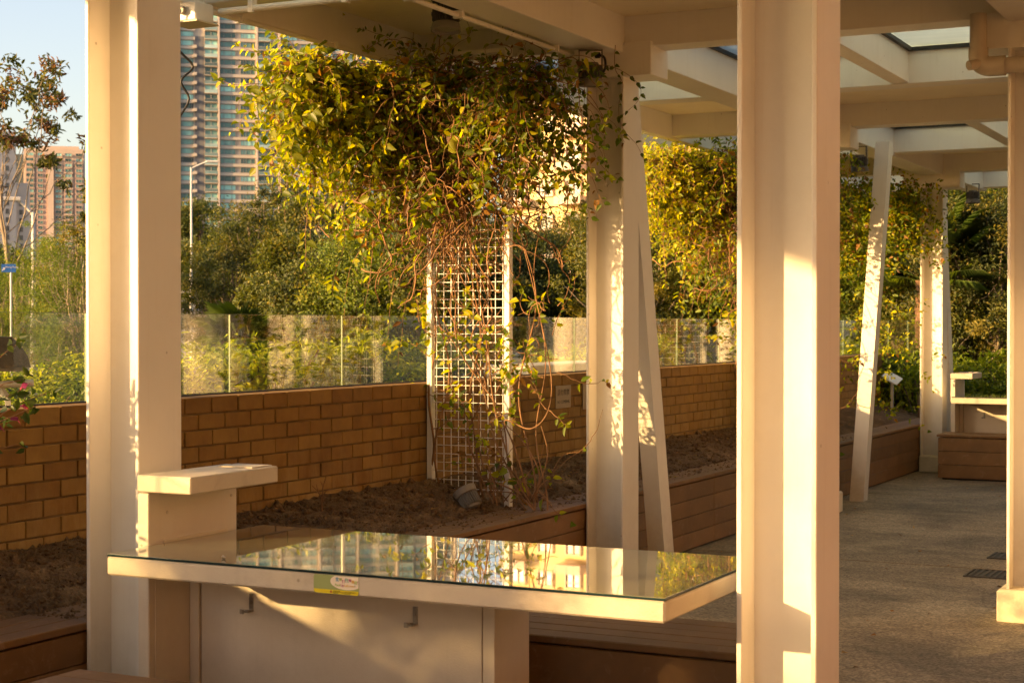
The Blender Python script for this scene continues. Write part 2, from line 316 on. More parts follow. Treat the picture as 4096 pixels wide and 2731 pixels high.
class MB:
    """collects boxes, tubes, lathes; build() links them as ONE mesh object"""
    def __init__(s): s.v = []; s.f = []; s.mi = []; s.cur = 0; s.sm = False
    def add(s, vs, fs):
        o = len(s.v); s.v += [tuple(x) for x in vs]; s.f += [tuple(i + o for i in f) for f in fs]; s.mi += [s.cur] * len(fs); return s
    def slot(s, i): s.cur = i; return s
    def box(s, x0, x1, y0, y1, z0, z1, bev=0.0, mat=None):
        if bev > 0:
            b = min(bev, (x1 - x0) * .45, (y1 - y0) * .45, (z1 - z0) * .45)
            vs = []; xs = (x0, x1); ys = (y0, y1); zs = (z0, z1)
            # three verts per corner
            idx = {}
            for i in (0, 1):
                for j in (0, 1):
                    for k in (0, 1):
                        dx, dy, dz = (b if i == 0 else -b), (b if j == 0 else -b), (b if k == 0 else -b)
                        c = (xs[i], ys[j], zs[k])
                        idx[i, j, k] = len(vs)
                        vs += [(c[0], c[1] + dy, c[2] + dz), (c[0] + dx, c[1], c[2] + dz), (c[0] + dx, c[1] + dy, c[2])]
            g = lambda i, j, k, a: idx[i, j, k] + a
            fs = [[g(0,0,0,0), g(0,0,1,0), g(0,1,1,0), g(0,1,0,0)], [g(1,0,0,0), g(1,1,0,0), g(1,1,1,0), g(1,0,1,0)],
                  [g(0,0,0,1), g(1,0,0,1), g(1,0,1,1), g(0,0,1,1)], [g(0,1,0,1), g(0,1,1,1), g(1,1,1,1), g(1,1,0,1)],
                  [g(0,0,0,2), g(0,1,0,2), g(1,1,0,2), g(1,0,0,2)], [g(0,0,1,2), g(1,0,1,2), g(1,1,1,2), g(0,1,1,2)]]
            for k in (0, 1):
                for j in (0, 1): fs.append([g(0,j,k,1), g(1,j,k,1), g(1,j,k,2), g(0,j,k,2)])
            for k in (0, 1):
                for i in (0, 1): fs.append([g(i,0,k,0), g(i,1,k,0), g(i,1,k,2), g(i,0,k,2)])
            for i in (0, 1):
                for j in (0, 1): fs.append([g(i,j,0,0), g(i,j,1,0), g(i,j,1,1), g(i,j,0,1)])
            for i in (0, 1):
                for j in (0, 1):
                    for k in (0, 1): fs.append([g(i,j,k,0), g(i,j,k,1), g(i,j,k,2)])
            # orient outwards
            cx, cy, cz = (x0 + x1) / 2, (y0 + y1) / 2, (z0 + z1) / 2
            of = []
            for f in fs:
                a, bb, c = (Vector(vs[q]) for q in f[:3]); n = (bb - a).cross(c - a); m = sum((Vector(vs[q]) for q in f), Vector()) / len(f) - Vector((cx, cy, cz))
                of.append(f if n.dot(m) > 0 else f[::-1])
            fs = of
        else:
            vs = [(x0,y0,z0),(x1,y0,z0),(x1,y1,z0),(x0,y1,z0),(x0,y0,z1),(x1,y0,z1),(x1,y1,z1),(x0,y1,z1)]
            fs = [(3,2,1,0),(4,5,6,7),(0,1,5,4),(1,2,6,5),(2,3,7,6),(3,0,4,7)]
        if mat is not None: vs = [tuple(mat @ Vector(v)) for v in vs]
        return s.add(vs, fs)
    def tube(s, pts, r, n=8, cap=True, closed=False):
        pts = [Vector(p) for p in pts]; k = len(pts); rs = r if isinstance(r, (list, tuple)) else [r] * k
        vs = []; fs = []; up = None
        for i, p in enumerate(pts):
            d = (pts[min(i + 1, k - 1)] - pts[max(i - 1, 0)]).normalized()
            if up is None: up = Vector((0, 0, 1)) if abs(d.z) < 0.9 else Vector((1, 0, 0))
            a = d.cross(up).normalized(); up = a.cross(d).normalized()
            for j in range(n):
                t = 2 * math.pi * j / n; vs.append(p + (a * math.cos(t) + up * math.sin(t)) * rs[i])
        for i in range(k - 1):
            for j in range(n): fs.append((i*n+j, i*n+(j+1) % n, (i+1)*n+(j+1) % n, (i+1)*n+j))
        if cap: fs += [tuple(range(n))[::-1], tuple((k-1)*n + j for j in range(n))]
        return s.add(vs, fs)
    def lathe(s, prof, mat, n=24):
        vs = []; fs = []; k = len(prof)
        for r, z in prof:
            for j in range(n): t = 2 * math.pi * j / n; vs.append(tuple(mat @ Vector((r * math.cos(t), r * math.sin(t), z))))
        for i in range(k - 1):
            for j in range(n): fs.append((i*n+j, i*n+(j+1) % n, (i+1)*n+(j+1) % n, (i+1)*n+j))
        fs += [tuple(range(n))[::-1], tuple((k-1)*n + j for j in range(n))]
        return s.add(vs, fs)
    def build(s, name, mat, parent=None, smooth=False, loc=None):
        o0 = Vector(origin.get(parent.name, (0, 0, 0))) if parent is not None else Vector((0, 0, 0))
        if loc is not None and parent is None: o0 = Vector(loc)
        me = bpy.data.meshes.new(name)
        me.from_pydata([tuple(Vector(v) - o0) for v in s.v], [], s.f)
        for mm in (mat if isinstance(mat, (list, tuple)) else [mat]): me.materials.append(M[mm])
        me.polygons.foreach_set('material_index', s.mi)
        if smooth:
            me.polygons.foreach_set('use_smooth', [True] * len(s.f))
        me.update()
        o = bpy.data.objects.new(name, me); col.objects.link(o)
        if parent is not None: o.parent = parent; origin[o.name] = tuple(o0)
        elif loc is not None: o.location = loc; origin[o.name] = tuple(o0)
        if smooth: me.set_sharp_from_angle(angle=R(35))
        return o
origin = {}
def thing(name, label, cat, loc=(0, 0, 0), group=None, rz=0.0):
    o = bpy.data.objects.new(name, None); col.objects.link(o); o.location = loc; o.rotation_euler = (0, 0, rz)
    o.empty_display_size = 0.1
    o['label'] = label; o['category'] = cat
    if group: o['group'] = group
    origin[o.name] = tuple(loc); return o
def tag(o, label, cat, group=None):
    o['label'] = label; o['category'] = cat
    if group: o['group'] = group
    return o
def struct(o): o['kind'] = 'structure'; return o
def stuff(o): o['kind'] = 'stuff'; return o
def link_mesh(name, me, parent=None, loc=(0, 0, 0), rot=(0, 0, 0), scale=(1, 1, 1)):
    o = bpy.data.objects.new(name, me); col.objects.link(o); o.parent = parent
    o.location = loc; o.rotation_euler = rot; o.scale = scale; return o
def copy_tree(o, parent=None, skip=()):
    kids = [c for c in bpy.data.objects if c.parent == o] if False else list(o.children)
    c = o.copy(); col.objects.link(c); c.parent = parent
    for ch in kids:
        if ch.name.split('.')[0] in skip: continue
        copy_tree(ch, c, skip)
    return c
def text_mesh(body, size, mat, parent, mtx, name='lettering', align='LEFT'):
    cu = bpy.data.curves.new(name, 'FONT'); cu.body = body; cu.size = size; cu.align_x = align; cu.extrude = 0.0004
    cu.resolution_u = 2
    tmp = bpy.data.objects.new('tmp_text', cu); col.objects.link(tmp)
    dg = bpy.context.evaluated_depsgraph_get(); me = bpy.data.meshes.new_from_object(tmp.evaluated_get(dg))
    bpy.data.objects.remove(tmp); bpy.data.curves.remove(cu)
    me.materials.clear(); me.materials.append(M[mat])
    o = bpy.data.objects.new(name, me); col.objects.link(o)
    o0 = Vector(origin.get(parent.name, (0, 0, 0))); o.parent = parent
    o.matrix_local = Matrix.Translation(-o0) @ mtx
    return o

# leaves from arrays: base point, tip direction, face normal, length, width
def leaf_arrays(P, D, N, L, W, fold=0.25, droop=0.15):
    D = D / (np.linalg.norm(D, axis=1, keepdims=True) + 1e-9)
    S = np.cross(D, N); S /= (np.linalg.norm(S, axis=1, keepdims=True) + 1e-9); N = np.cross(S, D)
    L = L[:, None]; W = W[:, None]
    b = P; t = P + D * L - N * L * droop
    r1 = P + D * L * 0.28 + S * W * 0.5 + N * W * fold; r2 = P + D * L * 0.66 + S * W * 0.38 + N * W * fold * 0.6
    l1 = P + D * L * 0.28 - S * W * 0.5 + N * W * fold; l2 = P + D * L * 0.66 - S * W * 0.38 + N * W * fold * 0.6
    V = np.stack([b, r1, r2, t, l2, l1], axis=1).reshape(-1, 3)
    k = np.arange(len(P))[:, None] * 6
    Q = np.concatenate([k + np.array([0, 1, 2, 3]), k + np.array([0, 3, 4, 5])])
    return V, Q
def rand_unit(n):
    v = rng.normal(size=(n, 3)); return v / np.linalg.norm(v, axis=1, keepdims=True)
def tints(n, pal, wts, jit=0.15, rep=6):
    pal = np.array(pal); i = rng.choice(len(pal), size=n, p=np.array(wts) / sum(wts))
    c = pal[i] * (1 + rng.normal(0, jit, size=(n, 1))); return np.repeat(np.clip(c, 0.004, 1), rep, axis=0)
def tubes_np(lines, radii, n=4):
    """many thin tubes as one array; lines: list of (k,3) arrays; radii: list of (k,) arrays"""
    V = []; Q = []; o = 0
    for ln, rd in zip(lines, radii):
        k = len(ln); d = np.gradient(ln, axis=0); d /= (np.linalg.norm(d, axis=1, keepdims=True) + 1e-9)
        ref = np.array([0.31, 0.52, 0.79]); a = np.cross(d, ref); a /= (np.linalg.norm(a, axis=1, keepdims=True) + 1e-9); bb = np.cross(d, a)
        t = np.arange(n) * 2 * math.pi / n
        v = ln[:, None, :] + (a[:, None, :] * np.cos(t)[None, :, None] + bb[:, None, :] * np.sin(t)[None, :, None]) * rd[:, None, None]
        V.append(v.reshape(-1, 3))
        i = np.arange(k - 1)[:, None] * n; j = np.arange(n)[None, :]; j2 = (np.arange(n)[None, :] + 1) % n
        Q.append(np.stack([i + j, i + j2, i + n + j2, i + n + j], axis=-1).reshape(-1, 4) + o); o += k * n
    return np.concatenate(V), np.concatenate(Q)
def polar(bearing, dist, z=0.0):
    """a place seen from the terrace corner: degrees left of the walkway, metres away"""
    return (-math.sin(R(bearing)) * dist, math.cos(R(bearing)) * dist, z)

# ================================================================== SETTING
struct(MB().add([(-3000, -3000, -0.06), (3000, -3000, -0.06), (3000, 3000, -0.06), (-3000, 3000, -0.06)], [(0, 1, 2, 3)]).build('ground', 'ground_mat'))
struct(MB().box(-4.95, 6.0, -6, 34, -0.3, 0.0).build('pavement', 'floor_aggregate'))
pv = bpy.data.objects['pavement']
for k in range(-2, 5): MB().box(-4.0, 6.0, 10.8 + 4.39 * k, 10.808 + 4.39 * k, 0.0, 0.0015).build('joint', 'mortar', pv)
# raised verge outside the parapet
struct(MB().box(-9.5, -5.12, -4, 34, -0.3, 0.92).build('verge', 'verge_mat'))
# road beyond, and the raised road with its kerb
def strip(b0, d0, b1, d1, w, z0, z1, name, mat):
    a = Vector(polar(b0, d0)); c = Vector(polar(b1, d1)); d = (c - a).normalized(); n = Vector((-d.y, d.x, 0)) * w
    vs = [a, c, c + n, a + n]
    mb = MB(); mb.add([(v.x, v.y, z0) for v in vs] + [(v.x, v.y, z1) for v in vs], [(3,2,1,0),(4,5,6,7),(0,1,5,4),(1,2,6,5),(2,3,7,6),(3,0,4,7)])
    return struct(mb.build(name, mat)), a, c, d, n
strip(62, 62, 22, 58, 8, -0.05, 0.01, 'road', 'asphalt')
_, ra, rc, rd_, rn = strip(60, 84, 26, 84, 9, 0.0, 2.35, 'embankment_road', 'concrete_far')

# added building, unseen right of the camera: bounces warm light, blocks sky
bounce_hall = thing('bounce_building', 'added red brick building out of view right of the walkway, reflecting warm light', 'building', (7.5, 8, 0))
MB().box(6.5, 14, -22, 13, -0.2, 15).build('wall', 'bounce_brick', bounce_hall)
MB().box(6.3, 6.52, -22, 13, -0.1, 3.7).build('bounce_base', 'bounce_stone', bounce_hall)  # added base strip, reflects warm sunlight under the roof
for f in range(1, 4):
    for k in range(8):
        y = -20 + k * 4.2
        w_ = MB().box(6.44, 6.49, y, y + 2.2, 1.0 + f * 3.6, 2.7 + f * 3.6).build('window', 'pane_grey', bounce_hall)
        MB().box(6.38, 6.485, y - 0.1, y + 2.3, 0.88 + f * 3.6, 0.99 + f * 3.6).build('sill', 'plinth_paint', w_)

# ================================================================== PERGOLA
ROWX = (-3.89, -1.445); PY0 = 4.69; PY = 4.39
perg = thing('pergola', 'white steel pergola of H section columns, deep roof beams and glazed bays over the terrace', 'pergola', (-2.7, 9.08, 0))
BY = [PY0 + 2.195 * k for k in range(-3, 8)]                # cross beams
X0, X1 = -5.25, -0.15
col_rows = [PY0 + PY * k for k in range(-1, 4)]
for r, cx in enumerate(ROWX):
    for cy in col_rows:
        mb = MB(); a = 0.12; t = 0.017; zt = 3.46
        mb.box(cx - a, cx - a + t, cy - a, cy + a, 0.02, zt, 0.003)
        mb.box(cx + a - t, cx + a, cy - a, cy + a, 0.02, zt, 0.003)
        mb.box(cx - a + t - 0.001, cx + a - t + 0.001, cy - 0.006, cy + 0.006, 0.02, zt)
        c = mb.build('column', 'white_paint', perg)
        p0 = cx - 0.165 if r else cx - 0.122
        MB().box(p0, cx + 0.165, cy - 0.165, cy + 0.165, -0.01, 0.17, 0.012).build('plinth', 'plinth_paint', c)
        MB().box(cx - 0.30, cx + 0.30, cy - 0.135, cy + 0.135, 3.035, 3.23, 0.004).build('bracket', 'white_paint', perg)
for y in BY:
    MB().box(X0 + 0.075, X1 - 0.075, y - 0.105, y + 0.105, 3.205, 3.52, 0.004).build('cross_beam', 'white_paint', perg)
for cx in ROWX:
    MB().box(cx - 0.122, cx + 0.122, BY[0] - 0.1, BY[-1] + 0.1, 3.175, 3.53, 0.004).build('long_beam', 'white_paint', perg)
MB().box(X0, X0 + 0.085, BY[0] - 0.1, BY[-1] + 0.1, 3.185, 3.56, 0.004).build('fascia', 'white_paint', perg)
MB().box(X1 - 0.085, X1, BY[0] - 0.1, BY[-1] + 0.1, 3.185, 3.56, 0.004).build('fascia', 'white_paint', perg)
cells = [(X0 + 0.08, -4.005), (-3.775, -1.56), (-1.33, X1 - 0.08)]
for k in range(len(BY) - 1):
    y0, y1 = BY[k] + 0.10, BY[k + 1] - 0.10
    solid = (k % 2 == 0)                                    # bay 6.9..9.1 and every second bay is closed
    for x0, x1 in cells:
        if solid:
            MB().box(x0, x1, y0, y1, 3.39, 3.48).build('ceiling_panel', 'ceiling_paint', perg)
        else:
            spans = [(x0, x1)]
            if x1 - x0 > 1.5:
                xm = (x0 + x1) / 2
                MB().box(xm - 0.06, xm + 0.06, y0 - 0.01, y1 + 0.01, 3.215, 3.44, 0.003).build('middle_beam', 'white_paint', perg)
                spans = [(x0, xm - 0.06), (xm + 0.06, x1)]
            for a0, a1 in spans:
                g = MB().box(a0 + 0.004, a1 - 0.004, y0 + 0.004, y1 - 0.004, 3.452, 3.462).build('glass_pane', 'roof_glass', perg)
                fr = MB(); w = 0.028
                fr.box(a0, a0 + w, y0, y1, 3.424, 3.449); fr.box(a1 - w, a1, y0, y1, 3.424, 3.449)
                fr.box(a0 + w, a1 - w, y0, y0 + w, 3.424, 3.449); fr.box(a0 + w, a1 - w, y1 - w, y1, 3.424, 3.449)
                fr.build('gasket', 'black_rubber', g)
def strut(yf, yt, xf, xt, w, d):
    mb = MB(); z0, z1 = 0.0, 3.2
    vs = [(xf, yf, z0), (xf + w, yf, z0), (xf + w, yf + d, z0), (xf, yf + d, z0), (xt, yt, z1), (xt + w, yt, z1), (xt + w, yt + d, z1), (xt, yt + d, z1)]
    mb.add(vs, [(3,2,1,0),(4,5,6,7),(0,1,5,4),(1,2,6,5),(2,3,7,6),(3,0,4,7)])
    return mb.build('leaning_strut', 'white_paint', perg)
strut(9.67, 9.0, -3.885, -3.885, 0.11, 0.16)
strut(14.43, 14.52, -3.885, -3.68, 0.125, 0.14)
strut(18.38, 17.70, -3.885, -3.885, 0.11, 0.16)
strut(11.95, 11.35, -1.50, -1.50, 0.11, 0.16)
mb = MB(); mb.box(-1.565, -1.548, 11.16, 11.4, 0.0, 3.21); mb.box(-1.342, -1.325, 11.16, 11.4, 0.0, 3.21); mb.box(-1.549, -1.341, 11.274, 11.286, 0.0, 3.21); mb.build('column', 'white_paint', perg)

# conduits, junction boxes, drain pipe
def arc(c, r, a0, a1, n, ax, ay): return [Vector(c) + Vector(ax) * (r * math.cos(a0 + (a1 - a0) * i / n)) + Vector(ay) * (r * math.sin(a0 + (a1 - a0) * i / n)) for i in range(n + 1)]
cd = MB().tube([(-5.135, 6.62, 3.165), (-5.135, 8.95, 3.165)], 0.014, 10).build('conduit', 'white_paint', smooth=True, loc=(-5.135, 6.62, 3.165))
tag(cd, 'thin white conduit running along the bottom of the outer roof edge above the vine', 'conduit')
for y in (7.05, 7.95, 8.7): MB().box(-5.16, -5.11, y - 0.012, y + 0.012, 3.15, 3.186).build('clip', 'white_paint', cd)
cd = MB().tube([(-5.05, 6.755, 3.15), (-4.05, 6.755, 3.15)], 0.016, 10).build('conduit', 'white_paint', smooth=True, loc=(-5.05, 6.755, 3.15))
tag(cd, 'white conduit crossing to the right from the rusty box at the roof edge', 'conduit')
for x in (-4.85, -4.3): MB().box(x - 0.014, x + 0.014, 6.735, 6.775, 3.13, 3.206).build('clip', 'white_paint', cd)
cd = MB().tube([(-4.03, 5.2, 3.155), (-4.03, 8.80, 3.155)], 0.013, 10).build('conduit', 'white_paint', smooth=True, loc=(-4.03, 5.2, 3.155))
tag(cd, 'white conduit under the long beam leading to the box on the middle column', 'conduit')
for y in (5.8, 6.9, 7.4, 8.55): MB().box(-4.055, -4.0, y - 0.012, y + 0.012, 3.14, 3.178).build('clip', 'white_paint', cd)
def jbox(x, y, z, label, s=0.06):
    b = MB().box(x - s, x + s, y - s, y + s, z - 0.045, z + 0.05, 0.006).build('junction_box', 'white_paint', loc=(x, y, z)); tag(b, label, 'junction box')
    MB().box(x - s * 1.25, x + s * 1.25, y - s * 1.2, y + s * 1.2, z - 0.055, z - 0.0455, 0.002).build('cover', 'plinth_paint', b)
    return b
b = jbox(-5.16, 6.68, 3.135, 'white junction box with cable entry hanging at the corner of the roof edge', 0.075)
MB().tube([(-5.16, 6.60, 3.14), (-5.16, 6.575, 3.14)], 0.022, 12).build('cable_gland', 'lamp_grey', b)
b = jbox(-3.93, 8.80, 3.13, 'small white junction box above the floodlight on the middle column')
MB().tube([(-3.87, 8.78, 3.14), (-3.845, 8.78, 3.14)], 0.018, 10).build('cable_gland', 'black_rubber', b)
# cables
def cable(pts, r, label):
    o = MB().tube(pts, r, 8).build('cable', 'black_rubber', smooth=True, loc=pts[0]); tag(o, label, 'cable'); return o
def spline(pts, n=8):
    pts = [Vector(p) for p in pts]; out = []
    for i in range(len(pts) - 1):
        p0 = pts[max(i-1, 0)]; p1 = pts[i]; p2 = pts[i+1]; p3 = pts[min(i+2, len(pts)-1)]
        for k in range(n):
            t = k / n; out.append(0.5 * ((2*p1) + (p2-p0)*t + (2*p0-5*p1+4*p2-p3)*t*t + (-p0+3*p1-3*p2+p3)*t**3))
    return out + [pts[-1]]
cable(spline([(-5.16, 6.575, 3.14), (-5.18, 6.55, 3.13), (-5.20, 6.56, 3.05), (-5.19, 6.60, 2.95), (-5.15, 6.665, 2.87), (-5.18, 6.61, 2.79), (-5.155, 6.64, 2.70), (-5.19, 6.59, 2.58), (-5.2, 6.56, 2.4)]), 0.006, 'black cable looping down beside the near left column from the box')
cable(spline([(-3.845, 8.78, 3.14), (-3.81, 8.77, 3.12), (-3.80, 8.76, 3.06), (-3.83, 8.74, 3.0)]), 0.007, 'short black cable from the box to the floodlight on the middle column')
# drain pipe at the right hand column
dp = thing('drain_pipe', 'beige plastic drain pipe with elbow beside the bracket of the right column', 'pipe', (-1.72, 8.9, 2.9))
px_, py_ = -1.70, 8.86
MB().tube([(px_, py_, 3.21), (px_, py_, 3.02)], 0.045, 16).build('pipe', 'pipe_plastic', dp, smooth=True)
el = [(px_, py_, 3.03)] + [tuple(v) for v in arc((px_ + 0.06, py_, 2.99), 0.06, math.pi, 1.5 * math.pi, 8, (1, 0, 0), (0, 0, 1))]
MB().tube(el, 0.052, 16).build('elbow', 'pipe_plastic', dp, smooth=True)
MB().tube([(px_ + 0.05, py_, 2.93), (px_ + 0.62, py_, 2.93)], 0.043, 16).build('pipe', 'pipe_plastic', dp, smooth=True)
MB().tube([(px_ + 0.055, py_, 2.93), (px_ + 0.14, py_, 2.93)], 0.053, 16).build('collar', 'pipe_plastic', dp, smooth=True)
MB().tube([(px_ + 0.01, py_ - 0.03, 2.945), (px_ - 0.035, py_ - 0.075, 2.93)], 0.026, 12).build('cleaning_cap', 'pipe_plastic', dp, smooth=True)

# floodlights
def floodlight(loc, tilt, label, body, rim, bracket=True, s=1.0, rz=0.0, up=1):
    t = thing('floodlight', label, 'floodlight', loc); m0 = Matrix.Translation(loc) @ Matrix.Rotation(rz, 4, 'Z') @ Matrix.Rotation(tilt, 4, 'X') @ Matrix.Scale(s, 4)
    mb = MB(); mb.lathe([(0.02, 0.10), (0.046, 0.098), (0.05, 0.09), (0.05, 0.0), (0.062, -0.01)], m0, 28); h = mb.build('housing', body, t, smooth=True)
    fn = MB()
    for k in range(26):
        a = 2 * math.pi * k / 26
        fn.box(0.04, 0.070, -0.0022, 0.0022, 0.0, 0.082, mat=m0 @ Matrix.Rotation(a, 4, 'Z'))
    fn.build('cooling_fins', body, h)
    MB().lathe([(0.058, 0.002), (0.074, -0.004), (0.082, -0.03), (0.082, -0.046), (0.076, -0.048), (0.074, -0.03), (0.01, -0.028)], m0, 32).build('rim', rim, t, smooth=True)
    if bracket:
        bk = MB()
        for sx in (-1, 1):
            bk.box(sx * 0.07 - 0.004, sx * 0.07 + 0.004, -0.016, 0.016, 0.01, 0.175, mat=m0)
        bk.box(-0.074, 0.074, -0.016, 0.016, 0.168, 0.176, mat=m0)
        bk.build('bracket', body, t)
        for sx in (-1, 1): MB().lathe([(0.012, 0), (0.012, 0.012)], m0 @ Matrix.Translation((sx * 0.068, 0, 0.05)) @ Matrix.Rotation(R(90) * sx, 4, 'Y'), 10).build('bolt', rim, t)
    return t
floodlight((-4.335, 7.82, 3.21), R(-6), 'dark finned floodlight hanging from the ceiling above the vine', 'lamp_dark', 'lamp_grey', rz=R(20))
cable(spline([(-4.335, 7.82, 3.30), (-4.36, 7.79, 3.31), (-4.40, 7.78, 3.34), (-4.38, 7.8, 3.39)]), 0.008, 'black cable looped above the ceiling floodlight')
floodlight((-3.885, 8.74, 3.0), R(4), 'grey floodlight fixed to the middle column with vine leaves across it', 'lamp_dark', 'lamp_grey', rz=R(25), s=0.95)
floodlight((-4.42, 8.22, 0.60), R(142), 'grey finned spotlight lying tilted on the soil of the planter', 'lamp_grey', 'lamp_grey', bracket=False, rz=R(75), s=0.85)
floodlight((-3.76, 19.3, 3.02), 0.0, 'small floodlight hanging from the roof in front of the far trees', 'lamp_dark', 'lamp_dark')
floodlight((-3.80, 14.42, 2.98), R(8), 'dark floodlight at the top of the leaning strut behind the near white column', 'lamp_dark', 'lamp_dark')

# ================================================================== PARAPET WALL, GLASS, PLANTER
WX = -4.88; WT = 1.222
wall = thing('brick_wall', 'low brown brick parapet wall behind the planter, topped by glass panels', 'wall', (WX, 9, 0.5))
MB().box(-5.10, WX - 0.012, -6.0, 26.0, 0.3, WT - 0.012).build('mortar_core', 'mortar', wall)
bl, bh, pl_, ph_ = 0.2035, 0.0695, 0.2118, 0.0775
def brick_mesh(L, Hh, D, name):
    mb = MB().box(-D, 0, 0, L, 0, Hh, 0.0025); me = bpy.data.meshes.new(name); me.from_pydata(mb.v, [], mb.f); me.materials.append(M['brick']); me.update(); return me
bm = brick_mesh(bl, bh, 0.06, 'brick'); bm_top = brick_mesh(bl, bh + 0.006, 0.215, 'brick_top')
spots = []
for r in range(9):
    z = WT - 0.076 - r * ph_ if r else WT - bh - 0.006
    z = WT - (bh + 0.006) - r * ph_
    y = 3.05 - 42 * pl_ + (0.5 * pl_ if r % 2 else 0) + 0.03
    while y < 25.6:
        spots.append((y, r, z)); y += pl_
wo = Vector(origin[wall.name])
spots.sort(key=lambda q: abs(q[0] - 5.2) if q[0] > 4.6 else 50)
rest = MB(); n_b = 0
for (y, r, z) in spots:
    dx = random.uniform(-0.003, 0.0025)
    if y > 4.75 and n_b < 300:
        o = link_mesh('brick', bm_top if r == 0 else bm, wall, (WX + dx - wo.x, y - wo.y, z - wo.z), (random.uniform(-.006, .006), 0, random.uniform(-.009, .009))); n_b += 1
    else:
        D = 0.215 if r == 0 else 0.06
        rest.box(WX + dx - D, WX + dx, y, y + bl, z, z + bh + (0.006 if r == 0 else 0), 0.0025)
stuff(rest.build('farther_bricks', 'brick', wall))
fence = thing('glass_balustrade', 'frameless glass panels standing on the brick parapet', 'balustrade', (-5.04, 9, WT))
gy = 6.819 - 1.056 * 12
while gy < 25:
    cm = Vector((-5.04, gy + 0.528, 0)); tilt = R(1.8) if abs(gy - 4.707) < 0.1 else R(random.uniform(-0.12, 0.12))   # one panel turned to throw a column's reflection out of view, others slightly askew
    mt_ = Matrix.Translation(cm) @ Matrix.Rotation(tilt, 4, 'Z') @ Matrix.Translation(-cm)
    g = MB().box(-5.044, -5.036, gy + 0.0015, gy + 1.0545, WT - 0.02, 1.625, mat=mt_).build('glass_panel', 'fence_glass', fence)
    ed = MB(); ed.box(-5.0443, -5.0357, gy + 0.0012, gy + 0.0020, WT - 0.02, 1.6255, mat=mt_); ed.box(-5.0443, -5.0357, gy + 1.0540, gy + 1.0548, WT - 0.02, 1.6255, mat=mt_)
    ed.box(-5.0443, -5.0357, gy + 0.0020, gy + 1.0540, 1.6235, 1.6258, mat=mt_); ed.build('polished_edge', 'glass_edge', g)
    gy += 1.056
MB().box(-5.053, -5.027, -6.0, 26.0, WT - 0.005, WT + 0.006).build('base_seal', 'black_rubber', fence)
# notices on the wall
def notice(y0, y1, z0, z1, lines, label):
    t = thing('notice_plate', label, 'sign', (WX, (y0 + y1) / 2, z0)); MB().box(WX + 0.003, WX + 0.008, y0, y1, z0, z1, 0.001).build('plate', 'sign_plate', t)
    for s, sz, zz in lines:
        text_mesh(s, sz, 'print_dark', t, Matrix.Translation((WX + 0.0085, (y0 + y1) / 2, zz)) @ Matrix(((0, 0, 1, 0), (1, 0, 0, 0), (0, 1, 0, 0), (0, 0, 0, 1))), align='CENTER')
notice(10.37, 10.62, 0.985, 1.145, [('請勿攀爬', 0.05, 1.078), ('NO CLIMBING', 0.032, 1.02)], 'small beige notice with dark lettering on the brick wall right of the trellis')
notice(10.83, 11.0, 0.96, 1.15, [], 'plain beige plate on the brick wall just left of the middle column')

# planter front and cap
planter = thing('planter', 'long brown board clad planter with a broad board cap in front of the brick wall', 'planter', (-4.2, 9, 0))
PX = -4.022
def board(x0, x1, y0, y1, z0, z1, parent, bev=0.004): return MB().box(x0, x1, y0, y1, z0, z1, bev).build('board', 'board', parent)
MB().box(-4.30, PX - 0.028, -6.0, 25.0, 0.0, 0.465).build('carcass', 'black_rubber', planter)
ys = [3.0 + 2.2 * k - 0.55 for k in range(-4, 11)]
for k in range(len(ys) - 1):
    y0, y1 = ys[k] + 0.002, ys[k + 1] - 0.002
    for r in range(4): board(PX - 0.024, PX, y0, y1, 0.012 + r * 0.1145, 0.012 + r * 0.1145 + 0.111, planter, 0.003)
    for r in range(3): board(PX + 0.012 - (r + 1) * 0.103, PX + 0.012 - r * 0.103 - 0.004, y0, y1, 0.476 + random.uniform(-.001, .001), 0.502, planter, 0.003)
# soil
nx, ny = 26, 680
gx = np.linspace(-4.89, -4.27, nx); gyy = np.linspace(-5.5, 25, ny); GX, GY = np.meshgrid(gx, gyy)
def fbm(x, y, s, seed):
    r_ = np.random.default_rng(seed); out = np.zeros_like(x)
    for o in range(5):
        f = s * 2 ** o
        for _ in range(4):
            a = r_.uniform(0, 6.28); ph = r_.uniform(0, 6.28); out += np.sin((x * math.cos(a) + y * math.sin(a)) * f + ph) / 2 ** o
    return out / 8
tw = (GX + 4.89) / 0.62
ZS = 0.645 - 0.15 * tw ** 1.2 + 0.028 * fbm(GX, GY, 3.1, 3) + 0.012 * fbm(GX, GY, 21, 5) + 0.02 * rng.normal(size=GX.shape) * 0.35
ZS = np.where(tw > 0.93, np.minimum(ZS, 0.498), ZS)
idx = np.arange(nx * ny).reshape(ny, nx)
Q = np.stack([idx[:-1, :-1], idx[:-1, 1:], idx[1:, 1:], idx[1:, :-1]], -1).reshape(-1, 4)
soil = link_mesh('soil', mesh_np('soil', np.stack([GX, GY, ZS], -1).reshape(-1, 3), Q, mats=('soil',), smooth=True)); struct(soil)
def soil_z(x, y):
    t = (x + 4.89) / 0.62; return float(0.645 - 0.15 * max(t, 0) ** 1.2)
